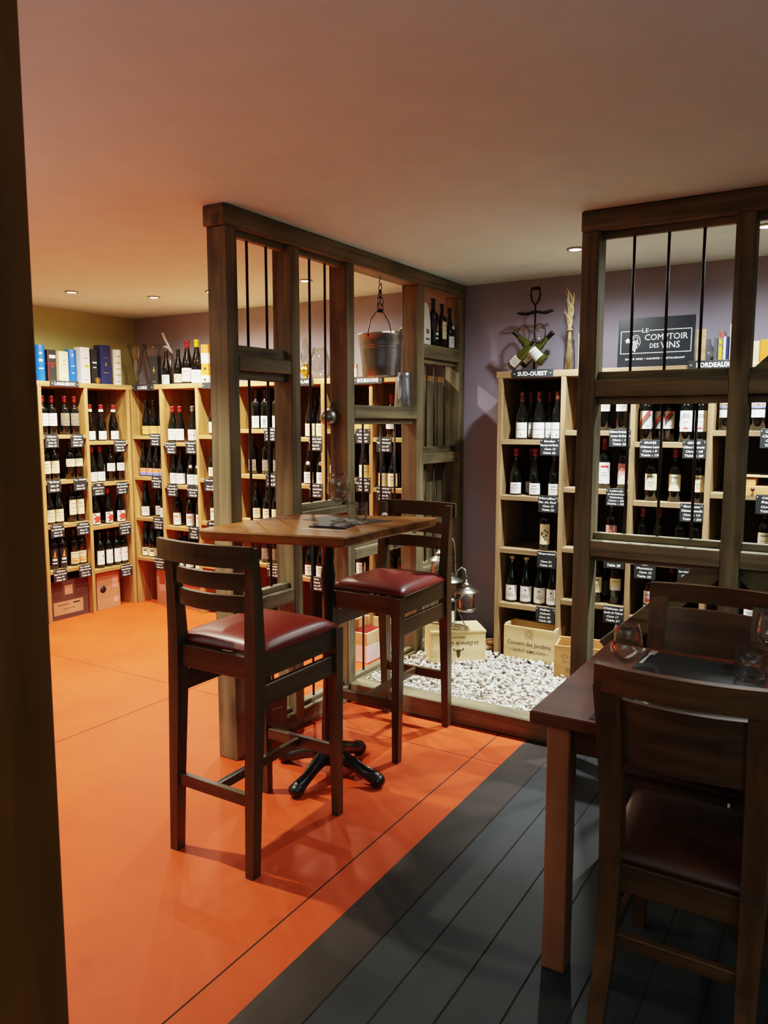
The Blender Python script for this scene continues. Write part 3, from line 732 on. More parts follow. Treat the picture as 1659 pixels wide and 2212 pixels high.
for i in range(N):
    s = np.array([rng.uniform(.010, .020), rng.uniform(.008, .014), rng.uniform(.005, .009)])
    d = bv * rng.uniform(.78, 1.12, (nb, 1))
    R3 = np.array((Matrix.Rotation(rng.uniform(0, 6.28), 3, 'Z') @ Matrix.Rotation(rng.normal(0, .5), 3, 'X') @ Matrix.Rotation(rng.normal(0, .4), 3, 'Y')))
    V[i] = (d*s) @ R3.T + cen[i]
    base = np.array([.74,.70,.63]) if rng.random() > .12 else np.array([.50,.42,.33])
    col[i, :, :3] = np.clip(base*rng.uniform(.72, 1.12) + rng.uniform(-.03, .03, 3), 0, .9)
F3 = (bf[None] + (np.arange(N)*nb)[:, None, None]).reshape(-1, 3)
me = bpy.data.meshes.new('gravel'); me.vertices.add(N*nb); me.vertices.foreach_set('co', V.reshape(-1))
me.loops.add(F3.size); me.loops.foreach_set('vertex_index', F3.reshape(-1).astype(np.int32))
me.polygons.add(len(F3)); me.polygons.foreach_set('loop_start', np.arange(0, F3.size, 3, dtype=np.int32)); me.polygons.foreach_set('loop_total', np.full(len(F3), 3, dtype=np.int32))
me.polygons.foreach_set('use_smooth', np.zeros(len(F3), dtype=bool)); me.update(calc_edges=True)
at = me.color_attributes.new('tone', 'FLOAT_COLOR', 'POINT'); at.data.foreach_set('color', col.reshape(-1))
gm, n, out = nt('pale_pebbles'); p = n.nodes.new('ShaderNodeBsdfPrincipled'); a = n.nodes.new('ShaderNodeAttribute'); a.attribute_name = 'tone'
n.links.new(a.outputs['Color'], p.inputs['Base Color']); p.inputs['Roughness'].default_value = .7; n.links.new(p.outputs[0], out.inputs[0])
me.materials.append(gm); o = bpy.data.objects.new('gravel', me); C.objects.link(o)
tag(o, 'bed of pale white pebbles between the two partitions', 'gravel', None, 'stuff')
m = MB(); m.box(gx0, gx1, gy0, 4.50, 0, .066, 0); m.box(gx0, -1.94, 4.50, 4.92, 0, .066, 0)
tag(m.build('gravel_base', pr('gravel_shade', (120,108,92), .9)), 'pebble layer under the white gravel bed', 'gravel', None, 'stuff')

# ------------------------------------------------------------------ bar stools
def bow(y, w, z0, z1, th, sag, n=10):                    # bowed slat across the back
    secs = []
    for i in range(n+1):
        u = -1+2*i/n; x = u*w; yy = y - sag*(1-u*u)
        secs.append([(x, yy-th/2, z0), (x, yy+th/2, z0), (x, yy+th/2, z1), (x, yy-th/2, z1)])
    return secs
def leg(mb, pts):                                        # pts: (x, y, z, half-x, half-y)
    mb.loft([[(x-a, y-b, z), (x+a, y-b, z), (x+a, y+b, z), (x-a, y+b, z)] for x, y, z, a, b in pts])
def cushion(w0, w1, d, z0, z1, n=14, y0=0):
    """domed upholstered pad, w0 half-width at the rear (y=-d), w1 at the front"""
    mb = MB(); v = []; f = []
    for j in range(n+1):
        for i in range(n+1):
            u = -1+2*i/n; w = -1+2*j/n
            hw = w0+(w1-w0)*(w+1)/2
            e = (1-abs(u)**6)*(1-abs(w)**6)
            k = 1-.03*(1-e)
            v.append((u*hw*k, y0+w*d*k, z0+.012+(z1-z0-.012)*max(0, e)**.45*(.72+.28*(1-u*u)*(1-w*w))))
    for j in range(n):
        for i in range(n): a = j*(n+1)+i; f.append((a, a+1, a+n+2, a+n+1))
    o = len(v); 
    ring = [i for i in range(n+1)] + [(j)*(n+1)+n for j in range(1, n+1)] + [n*(n+1)+i for i in range(n-1, -1, -1)] + [j*(n+1) for j in range(n-1, 0, -1)]
    for r in ring: v.append((v[r][0], v[r][1], z0))
    k = len(ring)
    for i in range(k): f.append((ring[i], ring[(i+1) % k], o+(i+1) % k, o+i))
    f.append(tuple(o+i for i in reversed(range(k))))
    mb.add(v, f, 0, True); return mb
def make_stool(loc, rz, label):
    t = empty('bar_stool', label, 'bar stool', loc, rz, 'bar stools at the high table')
    sx = .18; yr, yf = -.245, .255
    for s in (-1, 1):
        m = MB(); leg(m, [(s*sx, yr, 0, .017, .02), (s*sx, yr+.012, .3, .02, .022), (s*sx, yr+.028, .62, .0235, .026), (s*sx, yr+.032, .80, .0235, .026), (s*sx*1.02, yr+.026, .98, .021, .021), (s*sx*1.05, yr+.014, 1.14, .018, .014)])
        m.build('leg', M['stoolz'], t)
        m = MB(); leg(m, [(s*sx*1.0, yf+.006, 0, .016, .016), (s*sx, yf, .4, .02, .02), (s*sx, yf-.004, .765, .0235, .0235)]); m.build('leg', M['stoolz'], t)
        m = MB(); m.box(s*sx-.012, s*sx+.012, yr+.058, yf-.027, .685, .768, .002); m.build('seat_rail', M['stooly'], t)
        m = MB(); m.box(s*sx-.011, s*sx+.011, yr+.054, yf-.025, .585, .66, .002); m.build('side_rail', M['stooly'], t)
        m = MB(); m.box(-.157, .157, (yr+.02 if s < 0 else yf-.016), (yr+.045 if s < 0 else yf+.010), .685, .765, .002); m.build('seat_rail', M['stoolx'], t)
        yy = yr+.010 if s < 0 else yf-.001
        m = MB(); m.box(-.162, .162, yy-.011, yy+.011, .245, .29, .002); m.build('stretcher', M['stoolx'], t)
    m = MB(); m.box(-.011, .011, yr+.022, yf-.0125, .25, .285, .002); m.build('stretcher', M['stooly'], t)
    m = MB(); m.loft(bow(yr-.012, .214, 1.078, 1.15, .022, .035), 0, False); m.build('top_rail', M['stoolx'], t)
    m = MB(); m.loft(bow(yr+.022, .168, .995, 1.052, .018, .036), 0, False); m.build('slat', M['stoolx'], t)
    m = MB(); m.loft(bow(yr+.028, .165, .918, .975, .018, .036), 0, False); m.build('slat', M['stoolx'], t)
    m = cushion(.20, .205, .23, .769, .822, y0=.02); m.build('seat_cushion', M['leather'], t)
    return t
make_stool((-1.868, 2.145, 0), 0, 'near dark wood bar stool, red leather seat, seen from behind')
make_stool((-1.908, 3.20, 0), PI, 'far dark wood bar stool, red leather seat, beyond the high table')

# ------------------------------------------------------------------ high bar table
t = empty('bar_table', 'high table with live-edge oak top on a black cast-iron pedestal', 'table', (-1.92, 2.68, 0))
poly = [(-2.384,2.47),(-2.382,2.39),(-2.355,2.358),(-2.30,2.366),(-2.16,2.398),(-2.0,2.436),(-1.85,2.468),(-1.712,2.498),(-1.704,2.60),(-1.714,2.80),(-1.708,3.0),(-1.700,3.15),(-1.703,3.275),(-1.95,3.19),(-2.2,3.09),(-2.37,3.02),(-2.384,2.85)]
TK = .9733; ZT = 1.112
poly = [(x*TK, y*TK) for x, y in poly]
pl = [(x+1.92, y-2.68) for x, y in poly]
def ins(pl, d):
    cx = sum(p[0] for p in pl)/len(pl); cy = sum(p[1] for p in pl)/len(pl)
    return [(p[0]+(cx-p[0])*d, p[1]+(cy-p[1])*d) for p in pl]
m = MB(); m.loft([[(x,y,ZT-.042) for x,y in ins(pl,.03)], [(x,y,ZT-.034) for x,y in ins(pl,.012)], [(x,y,ZT-.006) for x,y in pl], [(x,y,ZT) for x,y in ins(pl,.012)]])
m.build('table_top', M['oak'], t)
m = MB(); m.lathe([(.05,.06),(.045,.075),(.030,.09),(.034,.2),(.028,.35),(.024,.5),(.030,.56),(.022,.6),(.024,.8),(.032,.9),(.024,.95),(.03,1.02),(.05,1.045),(.05,1.06)], 20)
m.build('pedestal', M['cast'], t)
for k in range(4):
    a = k*PI/2 + .02; m = MB(); d = (math.cos(a), math.sin(a))
    path = [(.02,.085), (.07,.092), (.13,.07), (.19,.045), (.235,.036), (.262,.036)]
    m.tube([(d[0]*r, d[1]*r, z) for r, z in path], [.036,.032,.026,.024,.03,.024], 12)
    m.ball((d[0]*.245, d[1]*.245, .03), .036, 12, 0, None, (1,1,.82))
    m.tube([(d[0]*r, d[1]*r, z+.027) for r, z in path[1:5]], .009, 8)
    m.build('foot', M['cast'], t)
m = MB(); m.box(-.18, .18, -.02, .02, 1.058, 1.0698, .002); m.box(-.02, .02, -.18, .18, 1.058, 1.0698, .002); m.build('bracket', M['cast'], t)

# table ware on the bar table
def wine_glass(loc, label, h=.213, br=.054, stem=.08, base=.036, hang=False, group=None, mat='glass'):
    t = empty('wine_glass', label, 'wine glass', loc, 0, group)
    b = h-stem
    out = [(.005,stem),(.018,stem+.004),(br*.62,stem+b*.12),(br*.9,stem+b*.27),(br,stem+b*.42),(br*.97,stem+b*.62),(br*.86,stem+b*.82),(br*.74,h)]
    m = MB(); m.shell(out + [(r-.0012, z+.001) for r, z in reversed(out)], 28); m.build('bowl', M[mat], t)
    m = MB(); m.lathe([(.0042,.006),(.0034,.02),(.0034,stem-.01),(.006,stem+.001)], 12); m.build('stem', M[mat], t)
    m = MB(); m.lathe([(0,0),(base,.0),(base,.0015),(base*.5,.004),(.005,.009),(0,.009)], 24); m.build('foot', M[mat], t)
    if hang: t.rotation_euler = (PI, 0, 0)
    return t
def tumbler(loc, label, r=.03, h=.088, group=None):
    m = MB(); out = [(0,.0),(r*.86,.0),(r*.9,.004),(r*.98,h*.5),(r,h)]
    inn = [(r-.0015,h),(r*.98-.0018,h*.5),(r*.9-.003,.012),(0,.010)]
    m.shell(out+inn, 26); o = m.build('tumbler', M['glass'], None, loc)
    return tag(o, label, 'glass', group)
def tk(*p): return [(x*TK, y*TK) for x, y in p]
m = MB(); m.prism(tk((-2.19,2.86),(-1.875,2.83),(-1.812,3.035),(-2.18,3.055)), 0, .0016)
tag(m.build('placemat', M['mat'], None, (0,0,ZT)), 'black placemat under the glasses on the high table', 'placemat', 'black placemats')
ZM = ZT+.0017
wine_glass((-2.016*TK, 2.90*TK, ZM), 'stemmed wine glass standing on the high bar table')
tumbler((-1.952*TK, 2.915*TK, ZM), 'narrow clear glass left of the other tumbler on the high table', .022, .088)
tumbler((-1.893*TK, 2.90*TK, ZM), 'clear tumbler right of the narrow glass on the high table', .029, .09)
m = MB(); m.prism(tk((-2.01,2.665),(-1.845,2.69),(-1.868,2.818),(-2.07,2.83)), 0, .006); m.prism(tk((-1.98,2.672),(-1.86,2.69),(-1.878,2.81),(-2.03,2.82)), .006, .009)
tag(m.build('napkin', M['black'], None, (0,0,ZT)), 'folded black napkin at the front of the high table', 'napkin')
def knife(a, b, z, label, fork=False):
    t = Vector((b[0]-a[0], b[1]-a[1], 0)); L = t.length; m = MB()
    if fork:
        m.loft([[(x, -w, h), (x, w, h), (x, w, h+.002), (x, -w, h+.002)] for x, w, h in [(0,.006,0),(L*.45,.003,.003),(L*.6,.0025,.004),(L*.7,.010,.002),(L*.78,.011,.001)]])
        for k in (-1.5,-.5,.5,1.5): m.box(L*.78, L, k*.0058-.0016, k*.0058+.0016, .001, .0028, 0)
    else:
        m.loft([[(x, -w, 0), (x, w, 0), (x, w, .003), (x, -w, .003)] for x, w in [(0,.006),(L*.4,.007),(L*.45,.005),(L*.55,.009),(L*.9,.009),(L,.002)]])
    o = m.build('fork' if fork else 'table_knife', M['steel'], None, (a[0], a[1], z)); o.rotation_euler = (0,0,math.atan2(t.y, t.x))
    return tag(o, label, 'fork' if fork else 'knife')
knife((-1.80*TK,2.638*TK), (-2.005*TK,2.602*TK), ZT, 'steel knife in front of the black napkin on the high table')
m = MB(); m.ball((0,0,.010), .013, 12, 0, None, (1.1,1,.75)); tag(m.build('pebble', M['wht'], None, (-1.928*TK,3.16*TK,ZT)), 'small white pebble at the far edge of the high table', 'pebble')

# ------------------------------------------------------------------ dining table and chairs
TX0, TX1, TY0, TY1 = -.735, .47, 1.972, 2.76; DZ = .76
t = empty('dining_table', 'reddish brown wooden dining table at lower right', 'table', ((TX0+TX1)/2, (TY0+TY1)/2, 0))
cx, cy = t.location.x, t.location.y
m = MB(); m.box(TX0-cx, TX1-cx, TY0-cy, TY1-cy, DZ-.034, DZ, .004); m.build('table_top', M['mahog'], t)
for (x, y) in ((TX0+.045, TY0+.022), (TX1-.11, TY0+.022), (TX0+.045, TY1-.088), (TX1-.11, TY1-.088)):
    m = MB(); m.box(x-cx, x+.065-cx, y-cy, y+.066-cy, 0, DZ-.0345, .003); m.build('leg', M['mahogz'], t)
for s in (0, 1):
    y = TY0+.045 if s == 0 else TY1-.068
    m = MB(); m.box(TX0+.112-cx, TX1-.112-cx, y-cy, y+.022-cy, DZ-.115, DZ-.035, .002); m.build('apron', M['mahog'], t)
    x = TX0+.066 if s == 0 else TX1-.088
    m = MB(); m.box(x-cx, x+.022-cx, TY0+.09-cy, TY1-.09-cy, DZ-.115, DZ-.035, .002); m.build('apron', M['mahog'], t)
def make_chair(loc, rz, label):
    t = empty('dining_chair', label, 'chair', loc, rz, 'dark wooden dining chairs')
    sx = .168; yr, yf = -.20, .205
    for s in (-1, 1):
        m = MB(); leg(m, [(s*sx*1.03, yr-.085, 0, .020, .019), (s*sx, yr-.022, .2, .024, .023), (s*sx, yr+.008, .42, .027, .03), (s*sx*1.0, yr-.006, .6, .027, .026), (s*sx*1.02, yr-.045, .8, .03, .02), (s*sx*1.04, yr-.074, .912, .032, .014)])
        m.build('leg', M['chairz'], t)
        m = MB(); leg(m, [(s*sx*1.06, yf, 0, .017, .017), (s*sx*1.06, yf-.004, .42, .022, .022)]); m.build('leg', M['chairz'], t)
        m = MB(); m.box(s*sx-.010, s*sx+.010, yr+.03, yf-.024, .345, .42, .002); m.build('seat_rail', M['chairy'], t)
        m = MB(); m.box(s*sx-.009, s*sx+.009, yr+.012, yf-.02, .185, .215, .002); m.build('stretcher', M['chairy'], t)
        yy = yr+.006 if s < 0 else yf-.004
        m = MB(); m.box(-.146, .146, yy-.01, yy+.01, .345 if s < 0 else .35, .42, .002); m.build('seat_rail', M['chairx'], t)
    m = MB(); m.box(-.148, .148, yr-.026, yr-.006, .205, .24, .002); m.build('stretcher', M['chairx'], t)
    m = cushion(.195, .215, .212, .421, .462, y0=.012); m.build('seat', M['leatherd'], t)
    m = MB(); m.loft(bow(yr-.068, .206, .898, .963, .026, .03, 12), 0, False); m.build('top_rail', M['chairx'], t)
    secs = []
    for i in range(13):
        u = -1+2*i/12; x = u*.145; sg = .022*(1-u*u)
        secs.append([(x, yr-.031-sg, .705), (x, yr-.015-sg, .705), (x, yr-.048-sg, .878), (x, yr-.064-sg, .878)])
    m = MB(); m.loft(secs, 0, False); m.build('back_panel', M['chairx'], t)
    return t
M['leatherd'] = pr('dark_brown_seat', (68,33,17), .4, noise=.1, nscale=8)
make_chair((-.318, 2.128, 0), 0, 'dark wooden dining chair nearest the viewer, seen from behind')
make_chair((-.425, 2.665, 0), PI, 'dark wooden dining chair on the far side of the dining table')
def rectmat(x0, x1, y0, y1, label):
    m = MB(); m.box(x0, x1, y0, y1, 0, .0016, 0); tag(m.build('placemat', M['mat'], None, (0,0,DZ)), label, 'placemat', 'black placemats')
rectmat(-.585, -.20, 2.43, 2.71, 'black placemat on the far side of the dining table')
rectmat(-.575, -.19, 1.995, 2.29, 'black placemat on the near side of the dining table')
wine_glass((-.555, 2.29, DZ), 'large wine glass at the left of the dining table', .195, .047, .078, .036)
wine_glass((-.205, 2.69, DZ+.0017), 'wine glass cut by the right frame edge on the dining table', .195, .046, .078, .036)
tumbler((-.247, 2.575, DZ+.0017), 'wide clear tumbler at right of the dining table', .046, .088)
tumbler((-.485, 2.215, DZ+.0017), 'clear tumbler glimpsed through the near chair back', .036, .088)
knife((-.627,2.59), (-.600,2.74), DZ, 'steel knife left of the fork on the dining table')
knife((-.573,2.56), (-.560,2.72), DZ+.0017, 'steel fork on the far placemat of the dining table', True)

# ------------------------------------------------------------------ crates and things on the gravel
def lettering(parent, items, y, mat=None):
    """items: (text, width, height, cx, cz, material index, shear)"""
    k = MB()
    for s, w, h, cx, cz, mi, sh in items: text(k, s, frame((0, y, 0), (1,0,0), (0,0,1)), w, h, mi, sh, .012, cx=cx, cy=cz)
    return k
t = empty('wine_crate', 'pale closed wine crate carrying the lantern stand', 'crate', (-2.10, 4.285, .083), math.radians(38.7))
W, Dp, Hh = .17, .118, .198
m = MB(); m.box(-W, W, -Dp, -Dp+.014, 0, Hh-.013, .001); m.box(-W, W, Dp-.014, Dp, 0, Hh-.013, .001)
m.box(-W, -W+.014, -Dp+.0142, Dp-.0142, 0, Hh-.013, .001); m.box(W-.014, W, -Dp+.0142, Dp-.0142, 0, Hh-.013, .001)
for s in (-1, 1):
    for z in (.04,.1,.155): m.box(s*(W-.006)-.0025, s*(W-.006)+.0025, -Dp-.0006, -Dp, z, z+.004, 0, 1)
m.build('crate_body', [M['crate'], M['burn']], t)
m = MB(); m.box(-W-.003, W+.003, -Dp-.003, Dp+.003, Hh-.0128, Hh, .001); m.build('lid', M['crate'], t)
k = lettering(t, [('MARGAUX', -.075, -.011, .0, .158, 0, 0), ('La Dame de Grès', -.21, -.026, .02, .118, 0, .3)], -Dp-.0012)
F = frame((0,-Dp-.0012,0), (1,0,0), (0,0,1))
for i in range(9):
    a = i*PI/8; k.add([(.03*math.cos(a)-.004, .085-.014*math.sin(a)-.002, 0), (.03*math.cos(a)+.004, .085-.014*math.sin(a)-.002, 0), (.03*math.cos(a)+.003, .085-.014*math.sin(a)+.006, 0), (.03*math.cos(a)-.003, .085-.014*math.sin(a)+.006, 0)], [(0,1,2,3)], 0, False, F)
k.add([(-.014,.082,0),(.014,.082,0),(.009,.04,0),(0,.026,0),(-.009,.04,0)], [(0,1,2,3,4)], 0, False, F)
k.build('branded_print', [M['burn'], M['burnl']], [c for c in t.children if c.name.startswith('crate_body')][0])

t = empty('wine_crate', 'pale crate with gothic lettering below the Sud-Ouest bay', 'crate', (-1.668, 4.54, .085), math.radians(-2))
W, Dp, Hh = .168, .09, .205
m = MB(); m.box(-W, W, -Dp, -Dp+.013, 0, Hh, .001); m.box(-W, W, Dp-.013, Dp, 0, Hh, .001)
m.box(-W, -W+.013, -Dp+.0132, Dp-.0132, 0, Hh+.008, .001); m.box(W-.013, W, -Dp+.0132, Dp-.0132, 0, Hh+.008, .001); m.box(-W+.0132, W-.0132, -Dp+.0132, Dp-.0132, .005, .015, 0)
m.build('crate_body', M['crate'], t)
k = lettering(t, [('Couvent des Jacobins', .285, .034, .0, .098, 0, .0), ('• SAINT-EMILION •', .25, .02, .0, .056, 0, 0)], -Dp-.0012)
F = frame((0,-Dp-.0012,0), (1,0,0), (0,0,1))
for (a, b, c, d) in [(-.026,.026,.190,.193), (-.026,.026,.137,.140), (-.026,-.023,.137,.193), (.023,.026,.137,.193)]: k.add([(a,c,0),(b,c,0),(b,d,0),(a,d,0)], [(0,1,2,3)], 1, False, F)
for r in (.008, .015):
    for i in range(16):
        a = 2*PI*i/16; b = 2*PI*(i+1)/16
        k.add([(r*math.cos(a), .165+r*math.sin(a)*1.2, 0), (r*math.cos(b), .165+r*math.sin(b)*1.2, 0), ((r+.003)*math.cos(b), .165+(r+.003)*math.sin(b)*1.2, 0), ((r+.003)*math.cos(a), .165+(r+.003)*math.sin(a)*1.2, 0)], [(0,1,2,3)], 1, False, F)
k.build('branded_print', [M['burn'], M['burnl']], [c for c in t.children if c.name.startswith('crate_body')][0])

t = empty('wine_crate', 'open honey-coloured crate beside the left post of the right partition', 'crate', (-1.285, 4.36, .085), math.radians(10))
W, Dp, Hh = .17, .09, .185
m = MB(); m.box(-W, W, -Dp, -Dp+.013, 0, Hh, .001); m.box(-W, W, Dp-.013, Dp, 0, Hh+.01, .001)
m.box(-W, -W+.013, -Dp+.0132, Dp-.0132, 0, Hh, .001); m.box(W-.013, W, -Dp+.0132, Dp-.0132, 0, Hh, .001); m.box(-W+.0132, W-.0132, -Dp+.0132, Dp-.0132, .005, .015, 0)
m.build('crate_body', M['crateo'], t)
k = lettering(t, [('CHATEAU', .2, .024, -.03, .125, 0, 0), ('Bordeaux', .12, .012, -.06, .095, 0, 0)], -Dp-.0012); k.box(-.105, -.075, -Dp-.0014, -Dp-.001, .03, .06, 0)
k.build('branded_print', [M['burnl']], [c for c in t.children if c.name.startswith('crate_body')][0])

# lantern stand on the crate
LZ = .283
t = empty('lantern_stand', 'metal stand with round loop base on the pale crate', 'stand', (-2.075, 4.255, LZ))
m = MB()
m.tube([(.075*math.cos(a), .06*math.sin(a), .005) for a in [2*PI*i/24 for i in range(24)]], .004, 8, 0, True)
m.tube([(.075,0,.005),(.05,.0,.04),(.02,-.0,.10),(.0,.0,.17)], .0035, 8); m.build('base', M['pewter'], t)
m = MB(); m.tube([(0,-.055,.004),(0,-.03,.012),(0,0,.17),(-.005,0,.3),(-.01,0,.48),(-.018,0,.535),(-.045,0,.575),(-.075,0,.585),(-.105,0,.57),(-.12,0,.53),(-.122,0,.50)], .0042, 8); m.build('arm', M['pewter'], t)
m = MB(); m.tube([(-.006,0,.30),(.01,-.01,.36),(.04,-.015,.385),(.066,-.018,.375),(.076,-.02,.34),(.076,-.02,.325)], .0035, 8)
m.tube([(-.012,0,.44),(-.02,-.03,.45),(-.02,-.045,.44),(-.02,-.048,.41)], .003, 8); m.build('arm', M['pewter'], t)
def lantern(loc, label, s=1):
    t = empty('lantern', label, 'lantern', loc, 0, 'glass lanterns on the metal stand')
    m = MB(); m.lathe([(.074*s,0),(.073*s,.004),(.045*s,.020),(.026*s,.030),(.024*s,.036),(.03*s,.040),(.014*s,.052),(.006*s,.060),(.004*s,.075),(0,.076)], 24); m.build('cap', M['pewter'], t)
    m = MB(); pr_ = [(.046*s,-.098),(.05*s,-.05),(.046*s,0)]; m.shell(pr_+[(r-.001, z) for r, z in reversed(pr_)], 24); m.build('glass', M['glass'], t)
    m = MB(); m.lathe([(0,-.118),(.05*s,-.118),(.056*s,-.112),(.056*s,-.104),(.046*s,-.097),(0,-.097)], 24); m.build('base', M['pewter'], t)
lantern((-2.098, 4.20, .585), 'front glass lantern in the middle of the stand', 1.15)
lantern((-1.998, 4.235, .523), 'lower right glass lantern on the stand', 1.06)
lantern((-2.197, 4.255, .695), 'highest left glass lantern on the stand', 1.0)
def free_bottle(loc, style, label, k=1, rz=0):
    o = bottle(style); o.location = loc; o.scale = (k,k,k); o.rotation_euler = (0,0,rz)
    o['label'] = label; o['category'] = 'bottle'
    if 'group' in o: del o['group']
    return o
free_bottle((-2.165, 4.335, LZ), 'p', 'white-labelled bottle standing behind the lanterns on the crate', .95, .5)
bst = pr('brown_stone', (150,112,76), .8, noise=.3, nscale=20)
for i in range(7):
    m = MB(); r = random.uniform(.02,.028); m.ball((0,0,0), r, 10, 0, None, (1.25,.9,.72))
    o = m.build('brown_stone', bst, None, (-2.0+random.uniform(-.05,.05), 4.60+random.uniform(-.05,.05), .09+.016*(i % 3))); o.rotation_euler = (0,0,random.uniform(0,6))
    tag(o, 'brown stone in the small heap between the lantern crate and the Sud-Ouest bay', 'stone', 'brown stones beside the gravel')
m = MB(); m.box(-.05, .05, -.05, .05, 0, .01, .002); m.lathe([(.035,.01),(.035,.05),(.028,.06),(0,.06)], 18, 0, None)
tag(m.build('floor_spotlight', M['black'], None, (-1.17, 3.80, .09)), 'small black fitting on the gravel beside the right partition post', 'light fitting')

# crates behind the left partition
m = MB(); m.box(-.14, .14, -.215, .215, 0, .115, .002)
tag(m.build('white_box', M['wht'], None, (-2.775, 4.315, 0.0)), 'white box on the floor behind the left partition', 'box')
t = empty('wine_crate', 'open pine crate on top of the white box behind the partition', 'crate', (-2.775, 4.315, .1155))
m = MB()
for s in (-1, 1):
    m.box(s*.1345-.0065, s*.1345+.0065, -.215, .215, 0, .08, .001); m.box(-.127, .127, s*.2085-.0065, s*.2085+.0065, 0, .08, .001)
m.box(-.127, .127, -.2, .2, .002, .012, 0, 1); m.build('crate_body', [M['crate'], M['dred']], t)

# ------------------------------------------------------------------ hanging and standing things in the partition
t = empty('hanging_bucket', 'galvanised bucket hanging on a chain in the left partition', 'bucket', (-2.412, 3.905, 1.815))
m = MB(); o_ = [(0,.0),(.100,.0),(.103,.004),(.110,.07),(.119,.155),(.1195,.158),(.122,.160),(.1205,.166),(.1215,.172),(.124,.175),(.1245,.18),(.130,.232),(.1335,.235),(.1335,.24)]
m.shell(o_ + [(r-.002, z) for r, z in reversed(o_[2:])] + [(0,.006)], 36); m.build('bucket', M['zinc'], t)
m = MB(); m.tube([(0, -.133, .22), (0,-.128,.25), (0,-.10,.32), (0,-.045,.365), (0,0,.375), (0,.045,.365), (0,.10,.32), (0,.128,.25), (0,.133,.22)], .0028, 8); m.build('bail_handle', M['iron'], t)
m = MB(); m.box(-.012,.012,-.014,.014,.366,.386,.003)
def link(a, b, rot):
    a = Vector(a); b = Vector(b); c = (a+b)/2; L = (b-a).length/2+.004; d = (b-a).normalized(); s = Vector((1,0,0)) if rot else d.cross(Vector((1,0,0))).normalized()
    m.tube([tuple(c + d*math.cos(q)*L + s*math.sin(q)*.0095) for q in [2*PI*i/14 for i in range(14)]], .0024, 6, 0, True)
top = .522
for sgn in (-1, 1):
    pts = [(0, sgn*.002, top-.03), (0, sgn*.011, top-.07), (0, sgn*.02, top-.108), (0, sgn*.024, top-.145)]
    for i in range(3): link(pts[i], pts[i+1], i % 2 == 1)
link((0,0,top), (0,0,top-.032), 1)
m.tube([(0,.0,.573),(0,.0,.555),(0,-.008,.545),(0,-.01,.532),(0,-.002,.522),(0,.008,.527),(0,.011,.538)], .0026, 8); m.build('chain', M['iron'], t)
t = empty('metal_jug', 'shiny metal jug standing on the partition rail beside the bucket', 'jug', (-2.412, 4.175, 1.6455))
m = MB(); o_ = [(0,.0),(.056,.0),(.057,.003),(.052,.09),(.047,.165),(.045,.185),(.049,.205)]
m.shell(o_ + [(r-.002, z+.001) for r, z in reversed(o_[2:])] + [(0,.005)], 28); m.build('body', M['zinc'], t)
m = MB(); m.loft([[(-.02,.03,.18),(.02,.03,.18),(.02,.042,.19),(-.02,.042,.19)], [(-.012,.062,.2),(.012,.062,.2),(.012,.064,.206),(-.012,.064,.206)]], 0, True); m.build('spout', M['zinc'], t)
m = MB(); m.tube([(.0,-.043,.19),(.008,-.075,.19),(.012,-.086,.15),(.012,-.082,.10),(.008,-.062,.06),(.0,-.052,.045)], .006, 8); m.build('handle', M['steel'], t)
t = empty('ball_lamp', 'round brushed metal ball lamp in the second barred opening', 'lamp', (-2.443, 3.425, 1.578))
m = MB(); m.ball((0,0,0), .046, 24); m.build('globe', M['dull'], t)
m = MB(); m.tube([(0, .038+.02*math.cos(a), .048+.022*math.sin(a)) for a in [2*PI*i/20 for i in range(20)]], .003, 8, 0, True); m.build('ring', M['iron'], t)
m = MB(); m.box(0, .022, -.05, .05, 0, .045, .003)
tag(m.build('metal_box', M['pewter'], None, (-2.3548, 4.02, .797)), 'small grey metal box fixed to the low partition rail', 'box')

# bottles in the corner niche of the left partition
NZ = 2.0405
def card(pts, th, mat, name, loc, label, cat, extra=None, rz=PI/2):
    m = MB(); m.loft([[(x, 0, z) for x, z in pts], [(x, th, z) for x, z in pts]], 0, False)
    if extra: extra(m)
    o = m.build(name, mat, None, loc); o.rotation_euler = (0,0,rz); return tag(o, label, cat)
card([(-.036,0),(.036,0),(.036,.09),(.032,.14),(.022,.19),(.006,.235),(-.012,.255),(-.036,.26)], .03, [M['wht'], M['ink']], 'bottle_box', (-2.385,4.44,NZ), 'white curved bottle box at left of the corner niche', 'box',
     lambda m: (m.box(-.03,.02,-.0012,-.0006,.03,.045,0,1), m.box(-.024,.014,-.0012,-.0006,.07,.10,0,1)))
free_bottle((-2.41, 4.548, NZ), 'k', 'wide-shouldered black bottle in the corner niche', 1.02, PI/2)
free_bottle((-2.41, 4.672, NZ), 'i', 'bottle with tall picture label in the corner niche', .95, PI/2)
free_bottle((-2.41, 4.785, NZ), 'tm', 'burgundy bottle with medallion at right of the corner niche', .93, PI/2)

